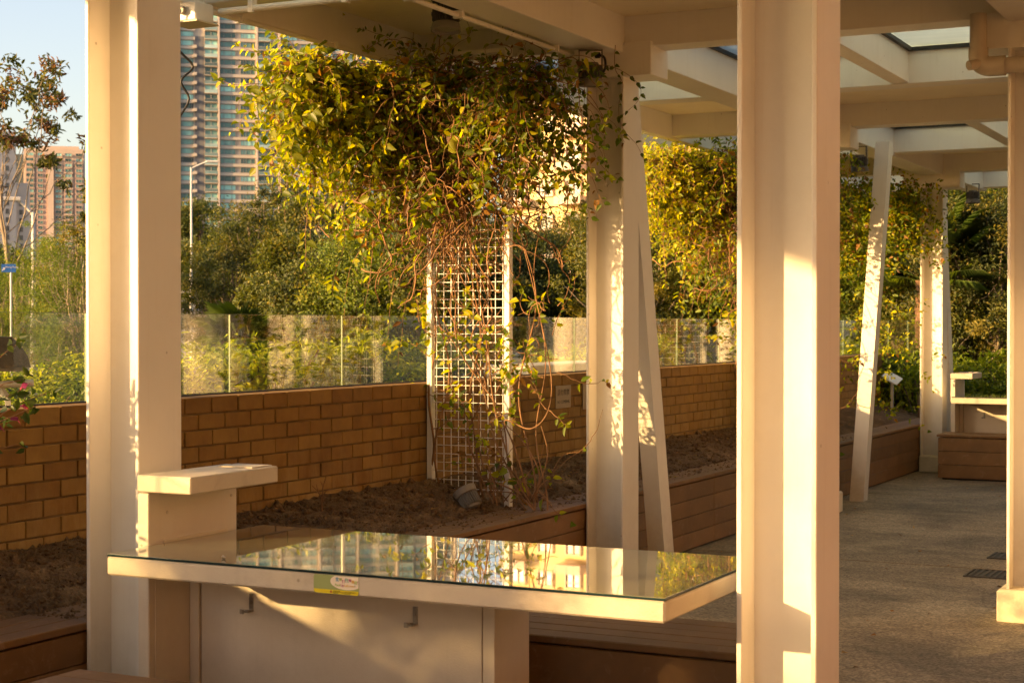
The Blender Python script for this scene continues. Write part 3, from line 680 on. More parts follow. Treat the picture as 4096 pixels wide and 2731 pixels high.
# clods and chips of bark lying on it
n = 9000
cx_ = rng.uniform(-4.87, -4.28, n); cy_ = 4.6 + 11 * rng.uniform(0, 1, n) ** 1.5
cz = 0.645 - 0.15 * ((cx_ + 4.89) / 0.62) ** 1.2 + 0.028 * fbm(cx_, cy_, 3.1, 3) + 0.012 * fbm(cx_, cy_, 21, 5)
spill = rng.random(n) < 0.10
cx_[spill] = rng.uniform(-4.32, -4.06, spill.sum()); cz[spill] = 0.504
sz = rng.lognormal(-4.75, 0.6, n); sz = np.clip(sz, 0.003, 0.034); sz[spill] *= 0.6
base = np.array([(1, 0, 0), (-1, 0, 0), (0, 1, 0), (0, -1, 0), (0, 0, 1), (0, 0, -1)], float)
V = base[None] * (sz[:, None, None] * rng.uniform(0.5, 1.3, (n, 6, 1))) + np.stack([cx_, cy_, cz], -1)[:, None, :]
T = np.array([(0,2,4),(2,1,4),(1,3,4),(3,0,4),(2,0,5),(1,2,5),(3,1,5),(0,3,5)])
T = (np.arange(n)[:, None, None] * 6 + T[None]).reshape(-1, 3)
cl = link_mesh('soil_clods', mesh_np('soil_clods', V.reshape(-1, 3), None, T, mats=('soil',)))
tag(stuff(cl), 'crumbs and clods of dry brown soil scattered over the planter', 'soil')

# dry leaves lying on soil, cap and floor
n = 420; lxx = np.where(rng.random(n) < 0.75, rng.uniform(-4.85, -4.1, n), rng.uniform(-4.0, -1.6, n)); lyy = rng.uniform(5, 17, n)
lzz = np.where(lxx < -4.3, 0.66 - 0.15 * np.clip((lxx + 4.89) / 0.62, 0, 1) ** 1.2, np.where(lxx < -4.03, 0.506, 0.006))
V, Q = leaf_arrays(np.stack([lxx, lyy, lzz], -1), rand_unit(n) * np.array([1, 1, 0.15]), np.array([[0, 0, 1.0]]) + rand_unit(n) * 0.2, rng.uniform(0.02, 0.05, n), rng.uniform(0.012, 0.028, n), 0.3, -0.1)
fl = link_mesh('fallen_leaves', mesh_np('fallen_leaves', V, Q, mats=('leaf',), tint=tints(n, [(0.2, 0.09, 0.03), (0.28, 0.16, 0.05), (0.1, 0.05, 0.02)], [2, 1, 2])))
tag(stuff(fl), 'dry brown leaves scattered over the planter and the floor', 'leaves')

# ================================================================== TABLES, SHELVES AND BENCHES
def table_set(dx, dy, labels, full=True):
    o = (-2.6 + dx, 4.64 + dy, 0)
    t = thing('table', labels[0], 'table', o)
    B = lambda x0, x1, y0, y1, z0, z1, bev=0.006: MB().box(x0 + dx, x1 + dx, y0 + dy, y1 + dy, z0, z1, bev)
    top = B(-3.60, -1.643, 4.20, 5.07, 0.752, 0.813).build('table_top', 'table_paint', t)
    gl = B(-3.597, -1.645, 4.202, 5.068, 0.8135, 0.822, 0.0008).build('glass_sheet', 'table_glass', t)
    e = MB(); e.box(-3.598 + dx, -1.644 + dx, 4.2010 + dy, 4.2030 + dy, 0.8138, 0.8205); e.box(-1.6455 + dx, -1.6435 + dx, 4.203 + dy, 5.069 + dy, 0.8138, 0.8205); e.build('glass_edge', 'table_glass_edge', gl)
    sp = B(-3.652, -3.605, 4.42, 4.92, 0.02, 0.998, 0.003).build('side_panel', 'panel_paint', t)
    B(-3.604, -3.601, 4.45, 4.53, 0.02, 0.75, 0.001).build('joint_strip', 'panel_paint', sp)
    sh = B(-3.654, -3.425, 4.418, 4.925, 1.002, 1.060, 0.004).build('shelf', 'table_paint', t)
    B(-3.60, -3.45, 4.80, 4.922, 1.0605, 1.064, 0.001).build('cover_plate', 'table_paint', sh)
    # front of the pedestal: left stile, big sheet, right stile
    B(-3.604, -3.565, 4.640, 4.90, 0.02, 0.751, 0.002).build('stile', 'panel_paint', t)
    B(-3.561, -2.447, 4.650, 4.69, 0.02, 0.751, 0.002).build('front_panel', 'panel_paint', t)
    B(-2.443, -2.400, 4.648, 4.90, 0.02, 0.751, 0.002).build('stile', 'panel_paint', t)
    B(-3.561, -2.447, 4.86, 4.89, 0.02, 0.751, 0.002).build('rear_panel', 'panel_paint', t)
    for k, (hx, hz) in enumerate(((-3.345, 0.605), (-2.692, 0.612))):
        h = B(hx - 0.009, hx + 0.009, 4.646, 4.650, hz - 0.022, hz + 0.038, 0.001).build('hook', 'galvanised', t)
        B(hx - 0.016, hx + 0.009, 4.615, 4.6455, hz - 0.022, hz - 0.016, 0.001).build('hook_arm', 'galvanised', h)
        B(hx - 0.021, hx - 0.006, 4.608, 4.6145, hz - 0.026, hz - 0.010, 0.001).build('hook_tip', 'galvanised', h)
        for q in (0.008, 0.03): MB().lathe([(0.007, 0), (0.006, 0.003)], Matrix.Translation((hx + dx, 4.6458 + dy, hz + q)) @ Matrix.Rotation(R(90), 4, 'X'), 10).build('screw', 'galvanised', h)
    return t
tab = table_set(0, 0, ['white rendered table with a reflecting glass top and raised side shelf in the foreground'])
table_set(0, 13.17, ['small far table with side shelf dappled by sun behind the wooden bench'])
table_set(0.28, 17.9, ['farthest table whose raised shelf shows at the right edge past the plinth column'])
# bolt heads, stain lines on the shelf side panel
tb = Vector(origin[tab.name])
for (yy, zz) in ((4.52, 0.925), (4.885, 0.95)):
    MB().lathe([(0.006, 0), (0.005, 0.002)], Matrix.Translation((-3.6048, yy, zz)) @ Matrix.Rotation(R(90), 4, 'Y'), 10).build('screw_cap', 'table_paint', tab)
MB().box(-3.6035, -3.60, 4.50, 4.86, 0.8225, 0.832).build('sealant', 'plinth_paint', tab)
# sticker on the table edge
stk = thing('sticker', 'green and yellow rounded sticker with coloured lettering on the table edge', 'sticker', (-2.708, 4.199, 0.76))
sx0, sx1, sz0, sz1 = -2.790, -2.628, 0.755, 0.812
def rounded(x0, x1, z0, z1, r, y, n=5):
    pts = []
    for (cx, cz, a) in ((x1 - r, z1 - r, 0), (x0 + r, z1 - r, 90), (x0 + r, z0 + r, 180), (x1 - r, z0 + r, 270)):
        for k in range(n + 1): t = R(a + 90 * k / n); pts.append((cx + r * math.cos(t), y, cz + r * math.sin(t)))
    return pts
def slab(pts, dy):
    k = len(pts); mb = MB(); mb.add(pts + [(p[0], p[1] + dy, p[2]) for p in pts], [tuple(range(k)), tuple(range(k, 2 * k))[::-1]] + [(i, i + k, (i + 1) % k + k, (i + 1) % k) for i in range(k)]); return mb
slab(rounded(sx0, sx1, sz0, sz1, 0.006, 4.1992), 0.0006).build('backing', 'ink_green', stk)
slab([(sx0 + 0.001, 4.1988, sz0 + 0.013), (sx0 + 0.001, 4.1988, sz0 + 0.006), (sx0 + 0.006, 4.1988, sz0 + 0.001), (sx1 - 0.006, 4.1988, sz0 + 0.001), (sx1 - 0.001, 4.1988, sz0 + 0.006), (sx1 - 0.001, 4.1988, sz0 + 0.013)][::-1], 0.0003).build('yellow_band', 'ink_yellow', stk)
bub = []
for k in range(24):
    t = 2 * math.pi * k / 24; bub.append((min(sx1 - 0.001, -2.672 + 0.058 * math.cos(t)), 4.1988, min(sz1 - 0.001, 0.794 + 0.024 * math.sin(t))))
bo = slab(bub, 0.0003).build('white_bubble', 'ink_bubble', stk)
TX = lambda x, z: Matrix.Translation((x, 4.1983, z)) @ Matrix.Rotation(R(90), 4, 'X')
for ch, x, z, s, mm in (('食', -2.712, 0.795, 0.0145, 'ink_blue'), ('剩', -2.698, 0.797, 0.010, 'ink_lime'), ('打', -2.688, 0.791, 0.012, 'ink_magenta'), ('包', -2.678, 0.794, 0.0145, 'ink_teal'),
                        ('無', -2.664, 0.796, 0.010, 'ink_magenta'), ('難', -2.654, 0.792, 0.011, 'ink_amber'), ('度', -2.644, 0.790, 0.012, 'ink_lime'), ('!', -2.633, 0.791, 0.012, 'ink_magenta')):
    text_mesh(ch, s, mm, stk, TX(x, z))
for w, x, mm in (('Pack', -2.713, 'ink_lime'), ('Up', -2.693, 'ink_magenta'), ('Leftovers', -2.680, 'ink_amber'), ('!', -2.643, 'ink_blue')):
    text_mesh(w, 0.0105, mm, stk, TX(x, 0.780))
dm = MB().add([(-2.727, 4.1983, 0.757), (-2.722, 4.1983, 0.762), (-2.727, 4.1983, 0.767), (-2.732, 4.1983, 0.762)], [(0, 1, 2, 3)]).build('diamond_emblem', 'ink_rust', stk)
for k, (w, x) in enumerate((('THE HONG KONG', -2.720), ('POLYTECHNIC UNIVERSITY', -2.720), ('香港理工大學', -2.720))): text_mesh(w, 0.0032, 'ink_olive', stk, TX(x, 0.7635 - 0.0035 * k))
for k, w in enumerate(('Campus Sustainability Committee', 'Campus Sustainability Office', 'Catering Committee')): text_mesh(w, 0.0032, 'ink_olive', stk, TX(-2.682, 0.7635 - 0.0033 * k))
# flower petal dropped on the glass
pt = MB().lathe([(0.002, -0.012), (0.006, -0.006), (0.0065, 0.0), (0.004, 0.008), (0.001, 0.02)], Matrix.Translation((-3.18, 4.27, 0.8285)) @ Matrix.Rotation(R(90), 4, 'Y') @ Matrix.Rotation(R(30), 4, 'X'), 10).build('fallen_petal', 'sign_plate', smooth=True, loc=(-3.18, 4.27, 0.822))
tag(pt, 'small pale withered petal lying on the glass table top', 'petal')

def bench(x0, x1, y0, y1, h, label, np_=5, rows=3):
    t = thing('bench', label, 'bench', ((x0 + x1) / 2, (y0 + y1) / 2, 0))
    w = (y1 - y0) / np_
    for k in range(np_): board(x0, x1, y0 + k * w + 0.002, y0 + (k + 1) * w - 0.002, h - 0.026, h + random.uniform(-.0008, .0008), t)
    MB().box(x0 + 0.05, x1 - 0.05, y0 + 0.05, y1 - 0.05, 0.0, h - 0.028).build('carcass', 'black_rubber', t)
    r_h = (h - 0.05) / rows
    for k in range(rows):
        z0, z1 = 0.02 + k * r_h, 0.02 + (k + 1) * r_h - 0.004
        board(x0 + 0.012, x1 - 0.012, y0 + 0.012, y0 + 0.034, z0, z1, t, 0.003)
        board(x0 + 0.012, x1 - 0.012, y1 - 0.034, y1 - 0.012, z0, z1, t, 0.003)
        board(x0 + 0.012, x0 + 0.034, y0 + 0.036, y1 - 0.036, z0, z1, t, 0.003)
        board(x1 - 0.034, x1 - 0.012, y0 + 0.036, y1 - 0.036, z0, z1, t, 0.003)
    return t
bench(-3.5, -1.62, 5.10, 5.635, 0.50, 'brown board bench standing behind the glass topped table')
bench(-3.5, -1.62, 3.42, 3.957, 0.50, 'brown board bench whose corner shows at the bottom left in front of the table')
bench(-3.64, -1.75, 16.85, 17.30, 0.46, 'far brown board bench in front of the dappled table', 4)
bench(-3.5, -1.62, 18.3, 18.8, 0.48, 'brown board bench hidden behind the far dappled table')

# drain gratings in the floor
def grating(x0, x1, y0, y1, label):
    t = thing('drain_grating', label, 'drain', ((x0 + x1) / 2, (y0 + y1) / 2, 0), 'floor drains')
    MB().box(x0, x1, y0, y1, 0.001, 0.004).build('pit', 'black_rubber', t)
    n = 9; w = (x1 - x0) / n
    f = MB(); f.box(x0 - 0.012, x1 + 0.012, y0 - 0.012, y0, 0.001, 0.009); f.box(x0 - 0.012, x1 + 0.012, y1, y1 + 0.012, 0.001, 0.009); f.box(x0 - 0.012, x0, y0, y1, 0.001, 0.009); f.box(x1, x1 + 0.012, y0, y1, 0.001, 0.009); f.build('frame', 'grate_iron', t)
    for k in range(n): MB().box(x0 + k * w + 0.3 * w, x0 + k * w + 0.75 * w, y0, y1, 0.005, 0.0085).build('bar', 'grate_iron', t)
grating(-2.07, -1.72, 10.42, 10.72, 'iron floor drain grating nearer to the camera beside the plinth column')
grating(-2.09, -1.74, 11.3, 11.58, 'iron floor drain grating farther off, half hidden by the plinth column')

# ================================================================== TRELLIS AND VINES
TY = 8.57
def trellis(dy, label, fine=True):
    t = thing('trellis', label, 'trellis', (-4.58, TY + dy, 0.5))
    y = TY + dy
    MB().box(-4.872, -4.836, y - 0.022, y + 0.022, 0.5, 3.20, 0.003).build('post', 'white_paint', t)
    MB().box(-4.352, -4.316, y - 0.022, y + 0.022, 0.45, 3.20, 0.003).build('post', 'white_paint', t)
    MB().box(-4.836, -4.352, y - 0.012, y + 0.012, 3.165, 3.19, 0.002).build('top_rail', 'white_paint', t)
    xs = np.arange(-4.815, -4.36, 0.0495); zs = np.arange(0.60, 3.16, 0.051)
    for x in xs: MB().box(x - 0.0019, x + 0.0019, y - 0.0019, y + 0.0019, 0.57, 3.166).build('wire', 'white_paint', t)
    for z in zs: MB().box(-4.838, -4.350, y - 0.0060, y - 0.0021, z - 0.0019, z + 0.0019).build('wire', 'white_paint', t)
    return t
trellis(0, 'white wire mesh trellis with twin posts carrying the large vine by the brick wall')
trellis(5.75, 'white wire mesh trellis hidden behind the near white column, under the second vine')

GREEN = [(0.08, 0.125, 0.008), (0.18, 0.23, 0.010), (0.36, 0.37, 0.012), (0.52, 0.46, 0.018), (0.30, 0.14, 0.025), (0.16, 0.07, 0.018)]
GW = [3.2, 4, 2.6, 1.0, 0.6, 0.5]
def grow(start, d0, length, grav, wob, step=0.03):
    pts = [np.array(start, float)]; d = np.array(d0, float); d /= np.linalg.norm(d); n = max(4, int(length / step)); tgt = np.array([0, 0, -1.0])
    drift = rng.normal(0, 0.25, 3)
    for i in range(n):
        if i % 6 == 0: drift = rng.normal(0, 0.5, 3)
        d = d + grav * tgt + wob * drift * 0.35 + rng.normal(0, wob * 0.35, 3); d /= np.linalg.norm(d)
        pts.append(pts[-1] + d * step)
    return np.array(pts)
def vine_data(seed, dens=1.0):
    global rng
    keep = rng; rng = np.random.default_rng(seed)
    lines = []; rad = []; leaf_src = []
    # (x0,y0)->(x1,y1) along the top edge, z, hanging length at each end, number of strands, sideways bulge, chance of leaves
    segs = [((-5.36, 7.84), (-5.30, 8.0), 3.13, 0.42, 0.5, 105, 0.085, 0.97), ((-5.30, 7.95), (-5.24, 8.3), 3.14, 0.5, 0.62, 165, 0.14, 0.97),
            ((-5.24, 8.25), (-5.12, 8.75), 3.13, 0.70, 1.05, 185, 0.13, 0.95), ((-5.12, 8.7), (-4.78, 8.50), 3.12, 1.0, 1.15, 130, 0.11, 0.85),
            ((-4.86, 8.45), (-4.40, 8.45), 3.13, 0.78, 0.85, 190, 0.10, 0.42), ((-4.24, 8.36), (-4.02, 8.42), 3.09, 0.85, 0.75, 95, 0.085, 0.75)]
    for (a, b_, z, l0, l1, n, bul, lf) in segs:
        for _ in range(int(n * dens)):
            t = rng.random(); x = a[0] + (b_[0] - a[0]) * t; y = a[1] + (b_[1] - a[1]) * t
            L = (l0 + (l1 - l0) * t) * rng.uniform(0.35, 1.0) ** 0.8 * 1.25
            z0 = z - rng.uniform(0, 0.45) ** 1.4
            th = rng.uniform(0, 6.28)
            ln = grow((x + rng.normal(0, bul * 0.45), y + rng.normal(0, bul * 0.45), z0), (math.cos(th), math.sin(th), rng.uniform(-0.6, 0.12)), L, 0.10, 0.5)
            lines.append(ln); rad.append(np.linspace(rng.uniform(0.0022, 0.0042), 0.0010, len(ln))); leaf_src.append((ln, lf, 1.0 if x < -5.1 else 0.0))
    # long trailing strands
    for (x, y, z, L) in ((-5.36, 7.9, 2.75, 0.62), (-5.35, 7.95, 2.8, 0.85), (-5.32, 8.0, 2.6, 0.75), (-5.28, 8.1, 2.6, 0.9), (-5.2, 8.4, 2.5, 0.95), (-5.2, 8.55, 2.3, 0.8), (-5.05, 8.6, 2.2, 0.8), (-4.9, 8.5, 2.1, 0.75), (-4.88, 8.45, 1.9, 0.6)):
        ln = grow((x, y, z), (0, 0, -1), L, 0.2, 0.3); lines.append(ln); rad.append(np.linspace(0.0028, 0.001, len(ln))); leaf_src.append((ln, 0.8, 0.5))
    # short shoots creeping up the roof edge
    for (x, y) in ((-5.15, 7.9), (-5.15, 8.2), (-5.1, 8.5), (-4.9, 8.7), (-4.75, 8.75), (-4.6, 8.7), (-4.5, 8.75), (-4.4, 8.72), (-4.25, 8.7), (-4.1, 8.72), (-4.65, 8.66)):
        ln = grow((x, y, 3.08), (rng.normal(0, .5), rng.normal(0, .3), 1), rng.uniform(0.05, 0.15), -0.0, 0.9); lines.append(ln); rad.append(np.linspace(0.003, 0.001, len(ln))); leaf_src.append((ln, 0.7, 0.0))
    # bare brown tangle over the mesh
    for _ in range(int(360 * dens)):
        x = rng.uniform(-4.95, -4.38); y = TY - 0.05 + rng.normal(0, 0.07); z = rng.uniform(2.2, 3.05); th = rng.uniform(0, 6.28)
        ln = grow((x, y, z), (math.cos(th), 0.3 * math.sin(th), rng.uniform(-1, 0.0)), rng.uniform(0.4, 1.0), 0.09, 0.7); lines.append(ln); rad.append(np.full(len(ln), rng.uniform(0.0018, 0.0048)))
    # twiggy undergrowth at the foot of the trellis
    for _ in range(int(26 * dens)):
        x = rng.uniform(-4.4, -4.0); y = 8.45 + rng.normal(0, 0.1)
        ln = grow((x, y, 0.55), (rng.normal(0, 0.6), rng.normal(0, 0.35), 1), rng.uniform(0.25, 0.75), 0.02, 0.45); lines.append(ln); rad.append(np.linspace(0.004, 0.0013, len(ln))); leaf_src.append((ln, 0.2, 0.3))
    for _ in range(int(44 * dens)):
        x = rng.uniform(-4.86, -4.4); z = rng.uniform(0.75, 2.1); ln = grow((x, TY - 0.03, z), (rng.normal(0, 1), rng.normal(0, .3), 0.5), rng.uniform(0.2, 0.5), 0.04, 0.7); lines.append(ln); rad.append(np.linspace(0.003, 0.001, len(ln))); leaf_src.append((ln, 0.8, 0.5))
    for _ in range(int(20 * dens)):
        x = rng.uniform(-4.28, -3.9); z = rng.uniform(0.9, 1.7); ln = grow((x, TY - 0.22, z), (rng.normal(0, 1), rng.normal(0, .3), 0.2), rng.uniform(0.2, 0.45), 0.04, 0.7); lines.append(ln); rad.append(np.linspace(0.003, 0.001, len(ln))); leaf_src.append((ln, 0.75, 0.5))
    # leaves in pairs along strands
    P = []; D = []; SunW = []
    for ln, lf, sun_w in leaf_src:
        for i in range(2, len(ln), 1):
            if rng.random() > lf * 0.72: continue
            tg = ln[i] - ln[i - 1]; s = np.cross(tg, rng.normal(size=3)); s /= np.linalg.norm(s) + 1e-9
            for sg in (-1, 1):
                if rng.random() < 0.85: SunW.append(sun_w); P.append(ln[i] + sg * s * 0.006); D.append(sg * s + tg / 0.03 * 0.35 + np.array([0, 0, -0.25]))
    P = np.array(P); D = np.array(D); n = len(P)
    N = rand_unit(n) * 0.7 + np.array([-0.25, -0.5, 0.55]); N /= np.linalg.norm(N, axis=1, keepdims=True)
    L = 0.026 + 0.050 * rng.beta(1.4, 2.0, n); W = L * rng.uniform(0.42, 0.72, n)
    SunW = np.array(SunW); tnt = np.where((rng.random(n) < SunW)[:, None], tints(n, GREEN, [0.8, 3.0, 5.0, 3.4, 0.2, 0.1], 0.15, 1), tints(n, GREEN, [4.2, 4.2, 2.0, 0.6, 0.8, 0.7], 0.18, 1))   # sunlight put into the tint: brighter yellow at the open end, deader over the mesh
    rng = keep
    return lines, rad, P, D, N, L, W, tnt
VINE_ROOT = (-4.12, 8.42, 0.55)
def vine(dy, label, seed, singles):
    lines, rad, P, D, N, L, W, tnt = vine_data(seed)
    t = thing('climbing_vine', label, 'vine', (VINE_ROOT[0], VINE_ROOT[1] + dy, VINE_ROOT[2]), 'vines on the trellises')
    root = np.array(VINE_ROOT)
    V, Q = tubes_np([l - root for l in lines], rad, 4)
    stuff(link_mesh('twigs', mesh_np('twigs', V, Q, mats=('stem_brown',), smooth=True), t))
    # thick climbing stems
    r2 = np.random.default_rng(seed + 5)
    for k in range(10):
        x = r2.uniform(-4.84, -4.34) if k < 8 else r2.uniform(-4.25, -4.1); x0 = -4.12 + r2.normal(0, 0.04) if k >= 5 else x + r2.normal(0, 0.1)
        zs = np.linspace(0.52, r2.uniform(2.2, 3.1) if k < 10 else r2.uniform(1.2, 2.3), 40); tt = np.linspace(0, 1, 40)
        ph = r2.uniform(0, 6.28); am = r2.uniform(0.02, 0.05)
        pts = np.stack([x0 + (x - x0) * np.minimum(1, tt * (1.6 if k < 8 else 1.1)) ** 0.8 + am * np.sin(tt * r2.uniform(9, 22) + ph), TY - 0.03 + (8.42 - TY) * (1 - tt) ** 3 * (k >= 5) + am * 0.7 * np.cos(tt * r2.uniform(9, 20) + ph), zs], -1)
        V, Q = tubes_np([pts - root], [np.linspace(r2.uniform(0.0045, 0.008), 0.0025, 40)], 6)
        link_mesh('stem', mesh_np('stem', V, Q, mats=('stem_brown',), smooth=True), t)
    # low runner trailing over the soil and an arching shoot to the right
    for pts in ([(-4.12, 8.42, 0.58), (-4.3, 8.38, 0.66), (-4.5, 8.4, 0.70), (-4.68, 8.44, 0.68), (-4.76, 8.5, 0.62), (-4.7, 8.52, 0.57)],
                [(-4.12, 8.42, 0.56), (-4.2, 8.4, 0.85), (-4.28, 8.42, 1.02), (-4.1, 8.38, 0.98), (-3.98, 8.36, 1.08), (-3.96, 8.36, 1.3), (-4.08, 8.4, 1.75), (-4.2, 8.45, 2.1)],
                [(-4.12, 8.42, 0.56), (-4.05, 8.4, 0.72), (-4.16, 8.42, 0.9), (-4.3, 8.45, 1.0)],
                [(-4.12, 8.42, 0.56), (-4.02, 8.36, 0.7), (-3.98, 8.36, 0.85), (-4.03, 8.38, 1.0)]):
        l = np.array([tuple(q) for q in spline(pts, 8)]); V, Q = tubes_np([l - root], [np.linspace(0.0056, 0.0024, len(l))], 6)
        link_mesh('stem', mesh_np('stem', V, Q, mats=('stem_brown',), smooth=True), t)
    keepm = np.ones(len(P), bool)
    if singles:
        # the 300 leaves that show largest hang as leaves of their own
        score = L * (0.6 + 0.4 * np.random.default_rng(3).random(len(P))) - 0.05 * (P[:, 1] - 8.4)
        best = np.argsort(-score)[:300]; keepm[best] = False
        pal = np.array([(0.10, 0.14, 0.014), (0.17, 0.20, 0.018), (0.24, 0.255, 0.022), (0.30, 0.285, 0.03), (0.12, 0.155, 0.02), (0.26, 0.12, 0.03)])
        lm = []
        for c in pal:
            v, q = leaf_arrays(np.zeros((1, 3)), np.array([[0, 1.0, 0]]), np.array([[0, 0, 1.0]]), np.array([1.0]), np.array([0.62]))
            lm.append(mesh_np('leaf', v, q, mats=('leaf',), tint=np.repeat(c[None], 6, 0)))
        for i in best:
            d = Vector(D[i]).normalized(); nn = Vector(N[i]); s = d.cross(nn).normalized(); nn = s.cross(d)
            o = bpy.data.objects.new('leaf', lm[random.choices(range(6), (4, 4, 3, 1.5, 3, 0.5))[0]]); col.objects.link(o); o.parent = t
            mm = Matrix((s, d, nn)).transposed().to_4x4(); mm.translation = Vector(P[i] - root)
            o.matrix_local = mm @ Matrix.Scale(float(L[i]) * 1.08, 4)
    V, Q = leaf_arrays((P - root)[keepm], D[keepm], N[keepm], L[keepm], W[keepm])
    stuff(link_mesh('foliage', mesh_np('foliage', V, Q, mats=('leaf',), tint=np.repeat(tnt[keepm], 6, 0)), t))
    return t
v1 = vine(0, 'large leafy vine tumbling from the roof edge over the nearest trellis', 11, True)
v2 = copy_tree(v1, skip=('leaf',)); v2.location.y += 5.6; v2['label'] = 'second vine hanging between the leaning strut and the near white column'
v3 = copy_tree(v1, skip=('leaf', 'stem', 'twigs')); v3.location.y += 9.0; v3['label'] = 'shaded vine showing just right of the near white column'

# thin shoots that reached the middle column
def shoot(pts, label, leaf=0.04, every=3, parent=None):
    t = thing('vine_shoot', label, 'vine', pts[0], 'vine shoots on the middle column'); l = np.array([tuple(q) for q in spline(pts, 8)]); r0 = np.array(pts[0])
    V, Q = tubes_np([l - r0], [np.linspace(0.0022, 0.001, len(l))], 5); link_mesh('stem', mesh_np('stem', V, Q, mats=('stem_brown',), smooth=True), t)
    v, q = leaf_arrays(np.zeros((1, 3)), np.array([[0, 1.0, 0]]), np.array([[0, 0, 1.0]]), np.array([1.0]), np.array([0.55]))
    me = mesh_np('leaf', v, q, mats=('leaf',), tint=np.repeat(np.array([(0.06, 0.085, 0.012)]), 6, 0))
    for i in range(3, len(l), every):
        d = Vector((random.uniform(-1, 1), random.uniform(-0.4, 0.4), random.uniform(-1.1, 0.3))).normalized(); nn = Vector((random.uniform(-.5, .5), -1, random.uniform(0, .7))); s = d.cross(nn).normalized(); nn = s.cross(d)
        o = bpy.data.objects.new('leaf', me); col.objects.link(o); o.parent = t; mm = Matrix((s, d, nn)).transposed().to_4x4(); mm.translation = Vector(l[i] - r0); o.matrix_local = mm @ Matrix.Scale(leaf * random.uniform(0.7, 1.2), 4)
shoot([(-4.0, 8.66, 2.9), (-3.9, 8.64, 3.02), (-3.78, 8.66, 3.06), (-3.66, 8.68, 3.02), (-3.56, 8.7, 2.93), (-3.58, 8.72, 2.85), (-3.68, 8.74, 2.78)], 'leafy shoot arching right across the middle column under the beam')
shoot([(-3.72, 8.72, 3.18), (-3.73, 8.74, 3.05), (-3.68, 8.74, 2.95), (-3.70, 8.72, 2.82), (-3.68, 8.74, 2.70), (-3.60, 8.76, 2.6), (-3.56, 8.78, 2.5)], 'thin shoot dangling down the right side of the middle column', 0.04, 4)
shoot([(-4.05, 8.6, 2.85), (-3.97, 8.62, 2.9), (-3.88, 8.62, 2.97), (-3.86, 8.6, 2.88), (-3.87, 8.6, 2.78)], 'broad leaved shoot drooping over the column floodlight', 0.062, 3)
shoot([(-4.3, 8.6, 2.98), (-4.2, 8.58, 2.93), (-4.1, 8.58, 2.86), (-4.0, 8.6, 2.82), (-3.95, 8.62, 2.74), (-3.9, 8.64, 2.66)], 'leafy shoot stretched between the trellis and the middle column', 0.055, 3)

# ================================================================== SHRUBS, PLANTS
def crown_mesh(name, n, shape, leaf, pal, wts, clumps, mat='tree_leaf', up=0.35, ratio=0.5, seed=1, fold=0.2, spread=0.30):
    """leaves gathered in clumps through a volume; shape = list of (cx,cy,cz,rx,ry,rz)"""
    global rng
    keep = rng; rng = np.random.default_rng(seed)
    shp = np.array(shape, float); vol = shp[:, 3] * shp[:, 4] * shp[:, 5]; k = rng.choice(len(shp), clumps, p=vol / vol.sum())
    dirs = rand_unit(clumps); rr = rng.uniform(0.25, 1.0, clumps) ** 0.45
    C = shp[k, :3] + dirs * rr[:, None] * shp[k, 3:]
    cs = spread * shp[k, 3:].mean(axis=1) * rng.uniform(0.5, 1.3, clumps)
    i = rng.integers(0, clumps, n)
    P = C[i] + rng.normal(size=(n, 3)) * cs[i][:, None] * np.array([0.6, 0.6, 0.45])
    D = rand_unit(n) + dirs[i] * 0.5 + np.array([0, 0, -0.15]); N = rand_unit(n) * 0.75 + np.array([0, 0, up * 1.6]) + dirs[i] * 1.5
    N /= np.linalg.norm(N, axis=1, keepdims=True)
    L = leaf * rng.uniform(0.6, 1.35, n); W = L * ratio * rng.uniform(0.8, 1.2, n)
    V, Q = leaf_arrays(P, D, N, L, W, fold)
    pal = np.array(pal); pc = rng.choice(len(pal), clumps, p=np.array(wts) / sum(wts)); pl = np.where(rng.random(n) < 0.7, pc[i], rng.choice(len(pal), n, p=np.array(wts) / sum(wts)))
    tn = np.clip(pal[pl] * (1 + rng.normal(0, 0.15, (n, 1))), 0.004, 1)
    rng = keep
    return mesh_np(name, V, Q, mats=(mat,), tint=np.repeat(tn, 6, 0)), C
def trunk_mesh(name, h, r, tips, mat, seed, lean=0.1, nlimb=14, stems=1, base_h=0.25):
    r_ = np.random.default_rng(seed); lines = []; rad = []
    for s in range(stems):
        bx, by = (r_.normal(0, 0.18, 2) if stems > 1 else (0, 0)); lx, ly = r_.normal(0, lean * h, 2)
        t = np.linspace(0, 1, 14); wob = r_.normal(0, 0.012 * h, (14, 2)).cumsum(0) * 0.6
        main = np.stack([bx + lx * t ** 1.4 + wob[:, 0], by + ly * t ** 1.4 + wob[:, 1], h * t * r_.uniform(0.85, 1.0)], -1); main[0] = (bx, by, -0.1)
        lines.append(main); rad.append(r * (1 - 0.85 * t) + 0.008)
        sel = tips[r_.choice(len(tips), min(nlimb, len(tips)), replace=False)]
        for tp in sel:
            a = r_.uniform(base_h, 0.85); p0 = main[int(a * 13)]; m = p0 * 0.45 + tp * 0.55 + np.array([0, 0, -0.05 * h]); tt = np.linspace(0, 1, 9)[:, None]
            l = (1 - tt) ** 2 * p0 + 2 * tt * (1 - tt) * m + tt ** 2 * tp; l += r_.normal(0, 0.01 * h, l.shape) * tt; lines.append(l); rad.append(np.linspace(r * 0.38 * (1.1 - a), 0.006, 9))
    V, Q = tubes_np(lines, rad, 6); return mesh_np(name, V, Q, mats=(mat,), smooth=True)
SHRUB = [(0.11, 0.17, 0.012), (0.20, 0.26, 0.018), (0.30, 0.33, 0.025), (0.07, 0.10, 0.012)]
shr = []
